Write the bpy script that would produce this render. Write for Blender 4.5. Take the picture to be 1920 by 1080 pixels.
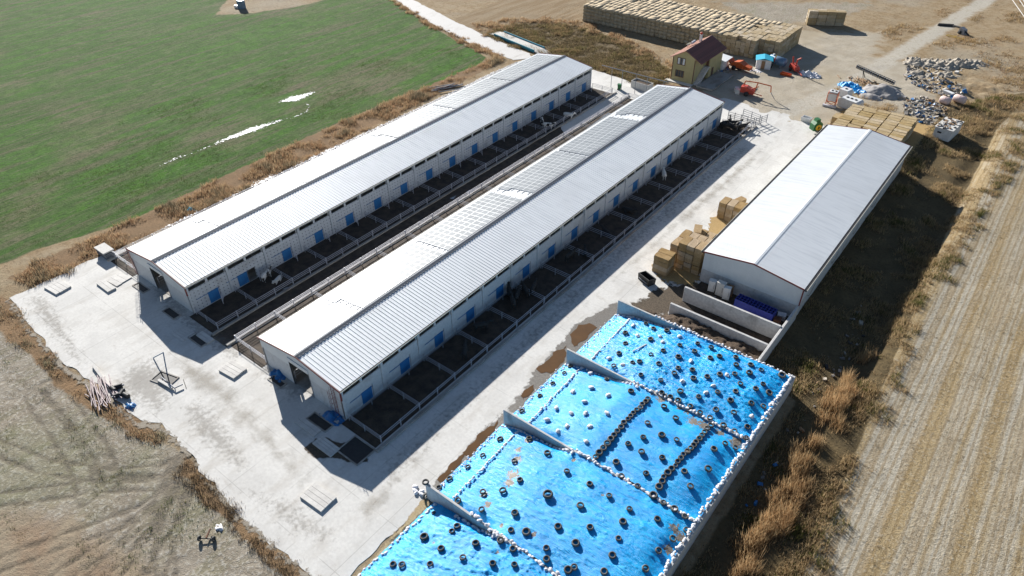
import bpy, bmesh, math, random
import numpy as np
from mathutils import Vector, Matrix
random.seed(7); rng = np.random.default_rng(7)
for o in list(bpy.data.objects): bpy.data.objects.remove(o)
scn = bpy.context.scene; COL = scn.collection
R = math.radians

# ------------------------------------------------------------------ camera
CAMH = 59.657; FPX = 1313.69
c_r = np.array([0.7862462, 0.61784322, -0.00930989]); c_u = np.array([-0.37460459, 0.48858302, 0.7880089]); c_f = np.array([-0.49141461, 0.61608148, -0.61559345])
cd = bpy.data.cameras.new('camera'); cam = bpy.data.objects.new('camera', cd); COL.objects.link(cam)
cd.sensor_width = 36; cd.lens = 36 * FPX / 1920; cd.clip_start = 0.5; cd.clip_end = 6000
cam.matrix_world = Matrix(((c_r[0], c_u[0], -c_f[0], 0), (c_r[1], c_u[1], -c_f[1], 0), (c_r[2], c_u[2], -c_f[2], CAMH), (0, 0, 0, 1)))
scn.camera = cam
# ------------------------------------------------------------------ sky and sun
SUNV = Vector((-2.05, 1.033, 1.0)).normalized()
world = bpy.data.worlds.new('World'); scn.world = world; world.use_nodes = True
wn = world.node_tree.nodes; wl = world.node_tree.links
sky = wn.new('ShaderNodeTexSky'); sky.sky_type = 'NISHITA'; sky.sun_disc = False
sky.sun_elevation = math.asin(SUNV.z); sky.sun_rotation = math.atan2(SUNV.x, SUNV.y)
sky.altitude = 900; sky.air_density = 1.0; sky.dust_density = 0.6; sky.ozone_density = 1.5
wl.new(sky.outputs[0], wn['Background'].inputs[0]); wn['Background'].inputs[1].default_value = 0.056
sl = bpy.data.lights.new('sun', 'SUN'); sl.energy = 5.0; sl.angle = R(0.5); sl.color = (1.0, 0.965, 0.91)
so = bpy.data.objects.new('sun', sl); COL.objects.link(so); so.rotation_euler = SUNV.to_track_quat('Z', 'Y').to_euler(); so.location = (-100, 50, 80)
scn.view_settings.view_transform = 'Standard'; scn.view_settings.look = 'None'; scn.view_settings.gamma = 1; scn.view_settings.use_curve_mapping = False
scn.view_settings.exposure = 0.92

# ------------------------------------------------------------------ helpers: places
def G(px, py, z=0.0):
    """point of the place seen at this spot of the photo, on the level z"""
    d = c_f + c_r * (px - 960) / FPX - c_u * (py - 540) / FPX
    t = (z - CAMH) / d[2]
    return (d[0] * t, d[1] * t, z)
def G2(px, py, z=0.0): return G(px, py, z)[:2]
def GP(pts, z=0.0): return np.array([G2(a, b, z) for a, b in pts])

_P = rng.permutation(512); _P = np.concatenate([_P, _P]); _V = rng.random(1024) * 2 - 1
def vnoise(x, y):
    x = np.asarray(x, float); y = np.asarray(y, float)
    xi = np.floor(x).astype(int); yi = np.floor(y).astype(int); fx = x - xi; fy = y - yi
    fx = fx * fx * (3 - 2 * fx); fy = fy * fy * (3 - 2 * fy)
    h = lambda a, b: _V[_P[(a & 511)] + (b & 511)]
    a = h(xi, yi); b = h(xi + 1, yi); c = h(xi, yi + 1); d = h(xi + 1, yi + 1)
    return (a * (1 - fx) + b * fx) * (1 - fy) + (c * (1 - fx) + d * fx) * fy
def fbm(x, y, o=4):
    s = 0; a = 1; 
    for k in range(o): s = s + a * vnoise(x * 2 ** k + 17 * k, y * 2 ** k + 5 * k); a *= .5
    return s
def sdf(poly, x, y):
    """signed distance, positive inside"""
    p = np.asarray(poly, float); q = np.roll(p, -1, 0)
    d = np.full(x.shape, 1e9); ins = np.zeros(x.shape, bool)
    for (ax, ay), (bx, by) in zip(p, q):
        ex, ey = bx - ax, by - ay; L = ex * ex + ey * ey + 1e-9
        t = np.clip(((x - ax) * ex + (y - ay) * ey) / L, 0, 1)
        d = np.minimum(d, (x - ax - t * ex) ** 2 + (y - ay - t * ey) ** 2)
        cond = ((ay > y) != (by > y)) & (x < (bx - ax) * (y - ay) / (by - ay + 1e-12) + ax)
        ins ^= cond
    d = np.sqrt(d); return np.where(ins, d, -d)
def linedist(pts, x, y):
    p = np.asarray(pts, float); d = np.full(x.shape, 1e9)
    for (ax, ay), (bx, by) in zip(p[:-1], p[1:]):
        ex, ey = bx - ax, by - ay; L = ex * ex + ey * ey + 1e-9
        t = np.clip(((x - ax) * ex + (y - ay) * ey) / L, 0, 1)
        d = np.minimum(d, (x - ax - t * ex) ** 2 + (y - ay - t * ey) ** 2)
    return np.sqrt(d)
def sstep(a, b, v): t = np.clip((v - a) / (b - a), 0, 1); return t * t * (3 - 2 * t)

# ------------------------------------------------------------------ helpers: objects
def tag(o, label=None, cat=None, group=None, kind=None):
    if label: o['label'] = label
    if cat: o['category'] = cat
    if group: o['group'] = group
    if kind: o['kind'] = kind
    return o
def link(name, me, parent=None, loc=(0, 0, 0), rot=(0, 0, 0), scale=None):
    o = bpy.data.objects.new(name, me); COL.objects.link(o); o.parent = parent; o.location = loc; o.rotation_euler = rot
    if scale: o.scale = scale
    return o
def thing(name, label, cat, loc=(0, 0, 0), rotz=0, group=None):
    o = link(name, None, None, loc, (0, 0, rotz)); o.empty_display_size = .3
    return tag(o, label, cat, group)
def copy_tree(o, parent=None):
    c = o.copy(); COL.objects.link(c); c.parent = parent
    for ch in list(o.children): copy_tree(ch, c)
    return c
def npmesh(name, v, f, mats=(), smooth=False, attrs=None, midx=None):
    """v Nx3, f MxK (K equal) arrays"""
    v = np.asarray(v, np.float32); f = np.asarray(f, np.int32); me = bpy.data.meshes.new(name)
    M, K = f.shape
    me.vertices.add(len(v)); me.vertices.foreach_set('co', v.ravel())
    me.loops.add(M * K); me.loops.foreach_set('vertex_index', f.ravel())
    me.polygons.add(M); me.polygons.foreach_set('loop_start', np.arange(0, M * K, K, dtype=np.int32)); me.polygons.foreach_set('loop_total', np.full(M, K, np.int32))
    if smooth: me.polygons.foreach_set('use_smooth', np.ones(M, bool))
    if midx is not None: me.polygons.foreach_set('material_index', np.asarray(midx, np.int32))
    me.update(calc_edges=True)
    for k, a in (attrs or {}).items():
        a = np.asarray(a, np.float32)
        if a.ndim == 1:
            t = me.attributes.new(k, 'FLOAT', 'POINT'); t.data.foreach_set('value', a)
        else:
            t = me.attributes.new(k, 'FLOAT_COLOR', 'POINT'); t.data.foreach_set('color', np.c_[a, np.ones(len(a))].astype(np.float32).ravel())
    for m in mats: me.materials.append(m)
    return me
class MB:
    def __init__(s): s.v = []; s.f = []; s.m = []; s.sm = []
    def add(s, vs, fs, m=0, smooth=False):
        b = len(s.v); s.v += [tuple(p) for p in vs]
        for f in fs: s.f.append([i + b for i in f]); s.m.append(m); s.sm.append(smooth)
        return s
    def box(s, x0, x1, y0, y1, z0, z1, m=0):
        vs = [(x, y, z) for z in (z0, z1) for y in (y0, y1) for x in (x0, x1)]
        return s.add(vs, [(0, 2, 3, 1), (4, 5, 7, 6), (0, 1, 5, 4), (2, 6, 7, 3), (0, 4, 6, 2), (1, 3, 7, 5)], m)
    def obox(s, c, size, rot=0, m=0, tilt=None):
        sx, sy, sz = [k / 2 for k in size]; M = Matrix.Rotation(rot, 3, 'Z')
        if tilt is not None: M = M @ Matrix.Rotation(tilt[0], 3, 'X') @ Matrix.Rotation(tilt[1], 3, 'Y')
        vs = [Vector(c) + M @ Vector((x, y, z)) for z in (-sz, sz) for y in (-sy, sy) for x in (-sx, sx)]
        return s.add(vs, [(0, 2, 3, 1), (4, 5, 7, 6), (0, 1, 5, 4), (2, 6, 7, 3), (0, 4, 6, 2), (1, 3, 7, 5)], m)
    def tube(s, p0, p1, r, n=6, m=0, r1=None, smooth=True):
        p0 = Vector(p0); p1 = Vector(p1); d = (p1 - p0).normalized(); r1 = r if r1 is None else r1
        a = d.orthogonal().normalized(); b = d.cross(a)
        vs = []
        for p, rr in ((p0, r), (p1, r1)):
            vs += [p + (a * math.cos(2 * math.pi * k / n) + b * math.sin(2 * math.pi * k / n)) * rr for k in range(n)]
        fs = [(k, (k + 1) % n, n + (k + 1) % n, n + k) for k in range(n)]
        s.add(vs, fs, m, smooth); s.add(vs[:n], [tuple(range(n))[::-1]], m); s.add(vs[n:], [tuple(range(n))], m); return s
    def prism(s, poly, axis, a0, a1, m=0):
        """2D poly extruded along axis; poly in the two other axes (x,z for 'y'; y,z for 'x'; x,y for 'z')"""
        n = len(poly)
        def P(p, a): return (p[0], a, p[1]) if axis == 'y' else (a, p[0], p[1]) if axis == 'x' else (p[0], p[1], a)
        vs = [P(p, a0) for p in poly] + [P(p, a1) for p in poly]
        fs = [(k, (k + 1) % n, n + (k + 1) % n, n + k) for k in range(n)] + [tuple(range(n))[::-1], tuple(range(n, 2 * n))]
        s.add(vs, fs, m); return s
    def lathe(s, prof, n=16, m=0, c=(0, 0, 0), smooth=True, axis='z'):
        vs = []
        for k in range(n):
            t = 2 * math.pi * k / n
            for r, z in prof:
                p = (r * math.cos(t), r * math.sin(t), z)
                if axis == 'x': p = (p[2], p[0], p[1])
                if axis == 'y': p = (p[0], p[2], p[1])
                vs.append((c[0] + p[0], c[1] + p[1], c[2] + p[2]))
        L = len(prof); fs = []
        for k in range(n):
            for j in range(L - 1): fs.append((k * L + j, ((k + 1) % n) * L + j, ((k + 1) % n) * L + j + 1, k * L + j + 1))
        s.add(vs, fs, m, smooth); return s
    def mesh(s, name, mats):
        me = bpy.data.meshes.new(name); me.from_pydata(s.v, [], s.f)
        me.polygons.foreach_set('material_index', s.m); me.polygons.foreach_set('use_smooth', s.sm)
        bm = bmesh.new(); bm.from_mesh(me); bmesh.ops.recalc_face_normals(bm, faces=bm.faces); bm.to_mesh(me); bm.free()
        for m in (mats if isinstance(mats, (list, tuple)) else [mats]): me.materials.append(m)
        return me
    def build(s, name, mats, parent=None, loc=(0, 0, 0), rot=(0, 0, 0)): return link(name, s.mesh(name, mats), parent, loc, rot)
def B(x0, x1, y0, y1, z0, z1): return MB().box(x0, x1, y0, y1, z0, z1)

# ------------------------------------------------------------------ materials
class NT:
    def __init__(s, name):
        s.m = bpy.data.materials.new(name); s.m.use_nodes = True; s.t = s.m.node_tree; s.n = s.t.nodes; s.b = s.n['Principled BSDF']
    def new(s, t, **k):
        n = s.n.new(t)
        for a, b in k.items(): setattr(n, a, b)
        return n
    def put(s, sock, v):
        if isinstance(v, bpy.types.NodeSocket): s.t.links.new(v, sock)
        elif isinstance(v, (tuple, list)) and len(v) == 3 and sock.type == 'RGBA': sock.default_value = (*v, 1)
        else: sock.default_value = v
    def math(s, op, a, b=0.0, c=0.0):
        n = s.new('ShaderNodeMath', operation=op); s.put(n.inputs[0], a); s.put(n.inputs[1], b); s.put(n.inputs[2], c); return n.outputs[0]
    def mix(s, f, a, b, mode='MIX'):
        n = s.new('ShaderNodeMix', data_type='RGBA', blend_type=mode); s.put(n.inputs[0], f); s.put(n.inputs[6], a); s.put(n.inputs[7], b); return n.outputs[2]
    def coord(s, kind='Object', scale=(1, 1, 1), rot=(0, 0, 0)):
        if kind == 'World': o = s.new('ShaderNodeNewGeometry').outputs['Position']
        else: o = s.new('ShaderNodeTexCoord').outputs[kind]
        mp = s.new('ShaderNodeMapping'); s.put(mp.inputs['Vector'], o); mp.inputs['Scale'].default_value = scale; mp.inputs['Rotation'].default_value = rot
        return mp.outputs[0]
    def noise(s, vec, scale, detail=4, rough=.55, dist=0.0):
        n = s.new('ShaderNodeTexNoise'); s.put(n.inputs['Vector'], vec); n.inputs['Scale'].default_value = scale; n.inputs['Detail'].default_value = detail
        n.inputs['Roughness'].default_value = rough; n.inputs['Distortion'].default_value = dist; return n.outputs['Fac']
    def ramp(s, f, a, b, lo=0.0, hi=1.0):
        n = s.new('ShaderNodeMapRange', interpolation_type='SMOOTHSTEP'); s.put(n.inputs[0], f); s.put(n.inputs[1], a); s.put(n.inputs[2], b); s.put(n.inputs[3], lo); s.put(n.inputs[4], hi); return n.outputs[0]
    def attr(s, name): return s.new('ShaderNodeAttribute', attribute_name=name).outputs['Fac']
    def bump(s, h, strength=.4, dist=.05):
        n = s.new('ShaderNodeBump'); n.inputs['Strength'].default_value = strength; n.inputs['Distance'].default_value = dist; s.put(n.inputs['Height'], h); s.put(s.b.inputs['Normal'], n.outputs[0])
    def set(s, **k):
        for a, v in k.items(): s.put(s.b.inputs[{'col': 'Base Color', 'rough': 'Roughness', 'metal': 'Metallic', 'spec': 'Specular IOR Level', 'alpha': 'Alpha', 'coat': 'Coat Weight', 'coatr': 'Coat Roughness'}[a]], v)
        return s.m
def pm(name, c1, c2=None, scale=2.0, rough=.7, bump=.25, metal=0.0, spec=.4, stretch=(1, 1, 1), rnd=0.0, kind='Object', bdist=.03):
    t = NT(name); c2 = c2 or tuple(k * .75 for k in c1)
    v = t.coord(kind, stretch); n1 = t.noise(v, scale, 5); n2 = t.noise(v, scale * 9, 3)
    f = t.math('ADD', t.math('MULTIPLY', n1, .7), t.math('MULTIPLY', n2, .3)); f = t.ramp(f, .32, .68)
    col = t.mix(f, c1, c2)
    if rnd:
        oi = t.new('ShaderNodeObjectInfo').outputs['Random']; k = t.math('ADD', t.math('MULTIPLY', oi, rnd), 1 - rnd / 2)
        hs = t.new('ShaderNodeHueSaturation'); t.put(hs.inputs['Color'], col); t.put(hs.inputs['Value'], k); col = hs.outputs[0]
    t.set(col=col, rough=rough, metal=metal, spec=spec)
    if bump: t.bump(n2, bump, bdist)
    return t.m
M = {}
def sheet_mat():
    t = NT('white_sheet'); a = t.noise(t.coord('World', (.25, 2.2, .25)), 1.0, 5, .6); b = t.noise(t.coord('World'), .12, 4); c = t.noise(t.coord('World'), 7, 3)
    col = t.mix(t.ramp(a, .42, .75), (.80, .815, .82), (.68, .70, .715)); col = t.mix(t.ramp(b, .5, .66, 0, .3), col, (.66, .67, .67)); col = t.mix(t.ramp(c, .68, .78, 0, .35), col, (.45, .44, .42))
    t.set(col=col, rough=t.ramp(a, .3, .7, .38, .5), spec=.4); return t.m
M['white_sheet'] = sheet_mat()
M['roof_under'] = pm('roof_under', (.25, .26, .27), None, 1, .7, 0)
M['ridge'] = pm('ridge', (.10, .12, .15), (.05, .06, .08), 3, .7, .1)
M['gutter'] = pm('gutter', (.02, .02, .025), None, 2, .8, 0)
M['fascia'] = pm('fascia', (.72, .70, .60), (.6, .58, .5), 2, .6, 0)
M['redtrim'] = pm('redtrim', (.24, .05, .045), (.15, .035, .035), 2, .5, .05)
M['galv'] = pm('galv', (.62, .62, .66), (.50, .50, .54), 4, .5, .05, metal=.15)
M['galv_mid'] = pm('galv_mid', (.44, .45, .49), (.33, .34, .38), 4, .5, .05, metal=.2)  # galvanised steel with barn shade put into its colour
M['galv_dark'] = pm('galv_dark', (.28, .29, .32), (.18, .19, .21), 4, .55, .05, metal=.3)
M['bluedoor'] = pm('bluedoor', (.03, .18, .42), (.025, .13, .33), 1.5, .5, .06)
M['frame'] = pm('frame', (.72, .73, .74), None, 3, .5, 0)
M['cladding'] = pm('cladding', (.66, .68, .69), (.58, .61, .63), .6, .5, .03)
M['dark'] = pm('dark', (.03, .03, .03), (.015, .015, .015), 3, .9, .2)
M['black'] = pm('black', (.02, .02, .022), (.035, .033, .03), 3, .6, .2)
M['rubber'] = pm('rubber', (.045, .045, .045), (.14, .135, .12), 3.5, .75, .25, rnd=.5)
M['rust'] = pm('rust', (.19, .085, .05), (.10, .05, .035), 4, .85, .3)
M['orange'] = pm('orange', (.62, .12, .025), (.42, .09, .03), 2, .5, .05)
M['redpaint'] = pm('redpaint', (.55, .06, .03), (.35, .05, .03), 2, .5, .05)
M['green'] = pm('green', (.03, .17, .05), (.02, .10, .04), 2, .5, .05)
M['yellow'] = pm('yellow', (.65, .40, .03), None, 2, .5, .05)
M['whiteplastic'] = pm('whiteplastic', (.72, .72, .72), (.6, .6, .58), 2, .45, .03)
M['pinkplastic'] = pm('pinkplastic', (.70, .52, .48), (.62, .48, .44), 2, .5, .03)
M['bluesteel'] = pm('bluesteel', (.16, .25, .36), (.10, .17, .26), 2, .45, .04, metal=.2)
M['cyan'] = pm('cyan', (.03, .42, .58), (.03, .34, .50), 2, .5, .04)
M['teal'] = pm('teal', (.02, .22, .30), None, 2, .5, .04)
M['bluetub'] = pm('bluetub', (.035, .05, .30), (.025, .035, .22), 2, .55, .04)
M['wood'] = pm('wood', (.30, .19, .10), (.20, .12, .07), 5, .8, .2)
M['pipe'] = pm('pipe', (.46, .38, .38), (.34, .25, .25), 3, .5, .05, rnd=.3)
M['slab'] = pm('slab', (.62, .60, .56), (.50, .48, .45), 2.5, .8, .15, rnd=.15)
M['bag'] = pm('bag', (.74, .73, .74), (.60, .60, .64), 6, .6, .4, rnd=.1, bdist=.05)
M['ochre'] = pm('ochre', (.42, .36, .19), (.36, .31, .16), .8, .85, .05)
M['browntrim'] = pm('browntrim', (.13, .07, .045), None, 3, .7, 0)
M['glass'] = pm('glass', (.04, .06, .08), None, 3, .12, 0, spec=.7)
M['rubbish'] = pm('rubbish', (.30, .275, .25), (.16, .145, .13), 4, .8, .2, rnd=.8)
M['gravel'] = pm('gravel', (.38, .36, .34), (.28, .26, .25), 3, .9, .6)
M['earth'] = pm('earth', (.46, .41, .34), (.33, .29, .235), 1.2, .95, .7, bdist=.1)
M['manure'] = pm('manure', (.085, .062, .043), (.032, .023, .017), .9, .85, .8, kind='World', bdist=.12)
M['manureheap'] = pm('manureheap', (.13, .09, .06), (.06, .042, .03), 2.5, .95, .9, kind='World', bdist=.15)
M['bluetarp'] = pm('bluetarp', (.02, .17, .40), (.02, .10, .28), 3, .4, .4)
def concrete_mat(name, c1, c2, stain, st_lo=.55, st_hi=.75, dots=False, joints=False):
    t = NT(name); v = t.coord('World'); n1 = t.noise(v, .25, 5); n2 = t.noise(v, 3.0, 5); n3 = t.noise(v, 18, 3)
    col = t.mix(t.ramp(n2, .3, .7), c1, c2)
    col = t.mix(t.math('MULTIPLY', t.ramp(t.noise(t.coord('World', (1, .35, .5)), .55, 7, .62), st_lo, st_hi), .75), col, stain)
    col = t.mix(t.math('MULTIPLY', t.ramp(n3, .62, .74), .45), col, tuple(k * .45 for k in stain))
    col = t.mix(t.ramp(n1, .45, .62, 0, .35), col, tuple(k * .80 for k in c2)) if joints else col
    if joints: col = t.mix(t.ramp(t.noise(t.coord('World', (.35, 1, 1), (0, 0, .3)), .9, 6, .7), .56, .72, 0, .40), col, (.38, .345, .30))
    if dots:
        sx = t.coord('World', (1, 1, 1)); sep = t.new('ShaderNodeSeparateXYZ'); t.put(sep.inputs[0], sx)
        fy = t.math('SUBTRACT', t.math('FRACT', t.math('MULTIPLY', sep.outputs[1], 1.75)), .5); fz = t.math('SUBTRACT', t.math('FRACT', t.math('MULTIPLY', sep.outputs[2], 1.9)), .5)
        r = t.math('ADD', t.math('MULTIPLY', fy, fy), t.math('MULTIPLY', fz, fz)); col = t.mix(t.ramp(r, .018, .035, .8, 0), col, (.12, .13, .15))
    if joints:
        sep = t.new('ShaderNodeSeparateXYZ'); t.put(sep.inputs[0], v)
        jx = t.math('ABSOLUTE', t.math('SUBTRACT', t.math('FRACT', t.math('DIVIDE', sep.outputs[0], 5.3)), .5)); jy = t.math('ABSOLUTE', t.math('SUBTRACT', t.math('FRACT', t.math('DIVIDE', sep.outputs[1], 6.7)), .5))
        j = t.math('MINIMUM', t.math('MULTIPLY', jx, 5.3), t.math('MULTIPLY', jy, 6.7)); col = t.mix(t.math('MULTIPLY', t.ramp(j, .015, .05, 1, 0), t.ramp(n1, .35, .6, 0, .5)), col, (.25, .24, .22))
    t.set(col=col, rough=.82, spec=.3); t.bump(t.math('ADD', n2, t.math('MULTIPLY', n3, .5)), .25, .03); return t.m
M['panel'] = concrete_mat('panel', (.60, .61, .62), (.52, .53, .54), (.33, .31, .29))
M['paneldots'] = concrete_mat('paneldots', (.60, .61, .62), (.52, .53, .54), (.33, .31, .29), dots=True)
M['wall'] = concrete_mat('wall', (.55, .54, .52), (.45, .44, .43), (.25, .23, .21))
M['kerb'] = concrete_mat('kerb', (.38, .36, .33), (.29, .275, .25), (.2, .17, .14), .45, .65)
M['yard'] = concrete_mat('yard', (.635, .62, .585), (.565, .55, .52), (.43, .40, .355), .46, .78, joints=True)
M['road'] = concrete_mat('road', (.60, .58, .55), (.53, .51, .485), (.40, .37, .33), .5, .8)
def straw_mat(nm='straw', k=1.0, tint=(1, 1, 1)):
    t = NT(nm); v = t.coord('Object'); oi = t.new('ShaderNodeObjectInfo').outputs['Random']
    ad = t.new('ShaderNodeVectorMath', operation='ADD'); t.put(ad.inputs[0], v); cx = t.new('ShaderNodeCombineXYZ'); t.put(cx.inputs[0], t.math('MULTIPLY', oi, 37.0)); t.put(ad.inputs[1], cx.outputs[0]); v = ad.outputs[0]
    mp = t.new('ShaderNodeMapping'); t.put(mp.inputs[0], v); mp.inputs['Scale'].default_value = (9, 2, 2)
    n1 = t.noise(v, 1.5, 4); n2 = t.noise(mp.outputs[0], 3.0, 5, .7); n3 = t.noise(v, 22, 3)
    col = t.mix(t.ramp(n2, .3, .7), (.46, .345, .185), (.33, .235, .12)); col = t.mix(t.ramp(n1, .4, .75, 0, .6), col, (.52, .42, .26)); col = t.mix(t.ramp(n3, .58, .75, 0, .55), col, (.15, .10, .045))
    col = t.mix(1.0, col, tint, 'MULTIPLY')
    hs = t.new('ShaderNodeHueSaturation'); t.put(hs.inputs['Color'], col); t.put(hs.inputs['Value'], t.math('ADD', t.math('MULTIPLY', oi, .32), .84)); t.put(hs.inputs['Saturation'], t.math('ADD', t.math('MULTIPLY', oi, -.35), .98))
    t.set(col=hs.outputs[0], rough=.95, spec=.15); t.bump(t.math('ADD', n2, n3), .7, .06); return t.m
M['straw'] = straw_mat(); M['straw_brown'] = straw_mat('straw_brown', 1, (.92, .80, .62)); M['straw_gold'] = straw_mat('straw_gold', 1, (1.0, .94, .74))
def solar_mat():
    t = NT('solar_glass'); n = t.noise(t.coord('World'), .6, 4); oi = t.new('ShaderNodeObjectInfo').outputs['Random']
    f = t.math('ADD', t.math('MULTIPLY', n, .5), t.math('MULTIPLY', oi, .5))
    t.set(col=t.mix(f, (.15, .17, .19), (.235, .255, .275)), rough=.52, spec=.2); return t.m
M['solar'] = solar_mat(); M['solarframe'] = pm('solarframe', (.75, .77, .78), None, 3, .4, 0, metal=.2)
def tarp_mat():
    t = NT('silage_sheet'); v = t.coord('World'); n1 = t.noise(v, .35, 5); n2 = t.noise(v, 2.2, 6, .65, 1.2); vs = t.coord('World', (.55, 5, 1), (0, 0, .12)); n3 = t.noise(vs, 1.1, 6, .68, 1.4)
    col = t.mix(t.ramp(n1, .3, .7), (.0, .40, .82), (.001, .31, .74)); col = t.mix(t.ramp(n3, .58, .80, 0, .45), col, (.04, .48, .82)); col = t.mix(t.ramp(t.noise(v, .9, 6, .7), .58, .80, 0, .18), col, (.25, .48, .66))
    mud = t.attr('mud'); mk = t.ramp(t.math('ADD', mud, t.math('MULTIPLY', t.math('SUBTRACT', n2, .5), 1.6)), .66, .80)
    col = t.mix(mk, col, t.mix(n2, (.25, .21, .17), (.15, .125, .095)))
    t.set(col=col, rough=t.ramp(n2, .3, .75, .27, .5), spec=.5); t.bump(t.math('ADD', n3, t.math('MULTIPLY', n2, .45)), .8, .12); return t.m
M['tarp'] = tarp_mat()
def tile_mat():
    t = NT('roof_tile'); v = t.coord('Object'); n = t.noise(v, 2, 4); n2 = t.noise(v, 12, 2)
    t.set(col=t.mix(t.ramp(n, .35, .65), (.22, .09, .075), (.15, .065, .055)), rough=.6); t.bump(n2, .2, .02); return t.m
M['tile'] = tile_mat()
M['pinktile'] = pm('pinktile', (.42, .20, .14), (.35, .17, .12), 2, .75, .1)
def water_mat():
    t = NT('puddle_water'); n = t.noise(t.coord('World'), .8, 4); t.set(col=t.mix(n, (.16, .085, .035), (.09, .055, .028)), rough=.12, spec=.5); return t.m
M['water'] = water_mat()
def blend_mat(name, c1, c2, rough=.9, amp=1.2, sc=1.4, mx=1.0, bump=.4, lo=.15, hi=.5, spec=.2):
    """a sheet of dirt, wet or straw lying on the ground: thins out irregularly at its rim"""
    t = NT(name); v = t.coord('World'); n = t.noise(v, sc, 6, .62); n2 = t.noise(v, sc * 6, 4)
    e = t.math('ADD', t.attr('edge'), t.math('MULTIPLY', t.math('SUBTRACT', n, .5), amp))
    a = t.math('MULTIPLY', t.ramp(e, lo, hi), mx)
    t.set(col=t.mix(t.ramp(n2, .3, .7), c1, c2), rough=rough, alpha=a, spec=spec)
    if bump: t.bump(n2, bump, .04)
    return t.m
M['s_snow'] = blend_mat('s_snow', (.85, .85, .85), (.78, .78, .78), .6, 4.4, 2.6, lo=.55, hi=.8)  # plain white sheet with a ragged rim, for strip and field streaks
M['s_mud'] = blend_mat('s_mud', (.13, .10, .07), (.07, .055, .04), .8, 2.2, .9, .95)
M['s_wet'] = blend_mat('s_wet', (.22, .20, .175), (.15, .135, .115), .45, 1.6, .9, .92, spec=.4)
M['s_dust'] = blend_mat('s_dust', (.40, .365, .31), (.46, .425, .37), .9, 1.6, .5, .75, hi=1.2)
M['s_grime'] = blend_mat('s_grime', (.28, .25, .21), (.38, .35, .31), .9, 3.4, 1.8, .36, hi=1.3)
M['s_rim'] = blend_mat('s_rim', (.27, .23, .18), (.36, .32, .26), .95, 2.6, 1.3, .95, lo=.1, hi=.55, bump=.7)
M['s_straw'] = blend_mat('s_straw', (.46, .32, .15), (.36, .24, .10), .95, 2.0, 1.5, .9)
M['s_sand'] = blend_mat('s_sand', (.44, .34, .20), (.34, .25, .14), .95, 1.6, 1.1, 1.0, bump=.8)
M['s_manure'] = blend_mat('s_manure', (.05, .036, .026), (.022, .016, .012), .75, 1.4, 1.2, 1.0, bump=.8)

# ================================================================== THE GROUND
def axis(parts):
    out = []
    for a, b, s in parts: out += list(np.arange(a, b, s))
    return np.array(out + [parts[-1][1]])
gx = axis([(-2600, -800, 300), (-800, -300, 50), (-300, -250, 4), (-250, -112, 1.0), (-112, -34, .28), (-34, -16, 1.0), (-16, 26, .4), (26, 80, 3), (80, 300, 22), (300, 2600, 230)])
gy = axis([(-2600, -300, 230), (-300, -60, 20), (-60, -8, 2), (-8, 26, .28), (26, 200, .8), (200, 262, 1.2), (262, 320, 6), (320, 800, 40), (800, 2600, 300)])
EX, EY = np.meshgrid(gx, gy); SH = EX.shape
DITCH_X = lambda y: -5.2 + .6 * np.sin(y * .06)
ROADC = GP([(735, -15), (760, 0), (832, 41), (893, 72), (978, 108)])
YARD_CORE = [(-100.5, 16.5), (-34, 16.5), (-9.6, 16.5), (-9.8, 64), (-14.5, 66), (-14.5, 128), (-40, 132), (-75, 131), (-100.5, 129)]
def ground_z(x, y):
    x = np.asarray(x, float); y = np.asarray(y, float)
    s = sdf(YARD_CORE, x, y)
    z = .05 * fbm(x * .35, y * .35, 3) + .10 * fbm(x * .07, y * .07, 2)
    z = z - .25 * sstep(13, 7, y) * sstep(-30, -45, x)
    d = np.abs(x - DITCH_X(y)); on = sstep(62, 76, y) * sstep(172, 140, y)
    z = z - on * (.95 * np.exp(-(d / 1.9) ** 2) + .45 * np.exp(-((x + 9) / 3.0) ** 2))
    z = z + .12 * sstep(10, 40, y) * sstep(172, 140, y) * np.exp(-((x + 1.6) / 1.6) ** 2) * (.6 + .5 * vnoise(x * .2, y * .15))
    hp = np.exp(-(((x + 14) / 9) ** 2 + ((y - 172) / 8) ** 2)); z = z + hp * (.45 + .5 * fbm(x * .55, y * .55, 4))
    z = np.where(s > 0, -.012, np.where(s > -3.0, -.012 + (z + .012) * sstep(-.8, -3.0, s), z))
    rd = linedist(ROADC, x, y); z = np.where(rd < 6, -.06 + (z + .06) * sstep(3.0, 6.0, rd), z)
    return z
def poly_attr(pts, x, y, soft=2.0): return np.clip(.5 + sdf(pts, x, y) / (2 * soft), 0, 1)
xr = EX.ravel(); yr = EY.ravel()
P_green = list(GP([(0, 497), (100, 458), (230, 420), (300, 390), (400, 340), (480, 305), (640, 228), (760, 178), (840, 150), (900, 122), (912, 108), (870, 84), (800, 45), (735, 0)])) + [(-320, 260), (-2000, 1500), (-2000, -900), (-150, -120), (-118, -10)]
P_bare = GP([(405, 28), (420, 5), (440, -8), (640, -10), (600, 2), (560, 12), (470, 25)])
P_verge = GP([(18, 522), (60, 495), (190, 440), (300, 388), (480, 303), (640, 228), (800, 163), (915, 112), (945, 112), (830, 172), (700, 238), (600, 290), (500, 340), (380, 395), (240, 458), (185, 482), (60, 538)])
P_band = GP([(-20, 545), (18, 560), (66, 625), (120, 688), (165, 722), (290, 800), (300, 832), (240, 812), (120, 735), (50, 660), (-20, 605)])
P_band2 = GP([(345, 850), (385, 885), (450, 972), (520, 1030), (605, 1090), (560, 1090), (470, 1030), (430, 980), (380, 940), (345, 890)])
P_pale = list(GP([(-20, 600), (60, 660), (130, 735), (260, 810), (350, 850), (380, 930), (430, 960), (575, 1088)])) + [(-36, 4), (-20, -30), (-90, -60), (-150, -40), (-125, 0)]
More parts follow.
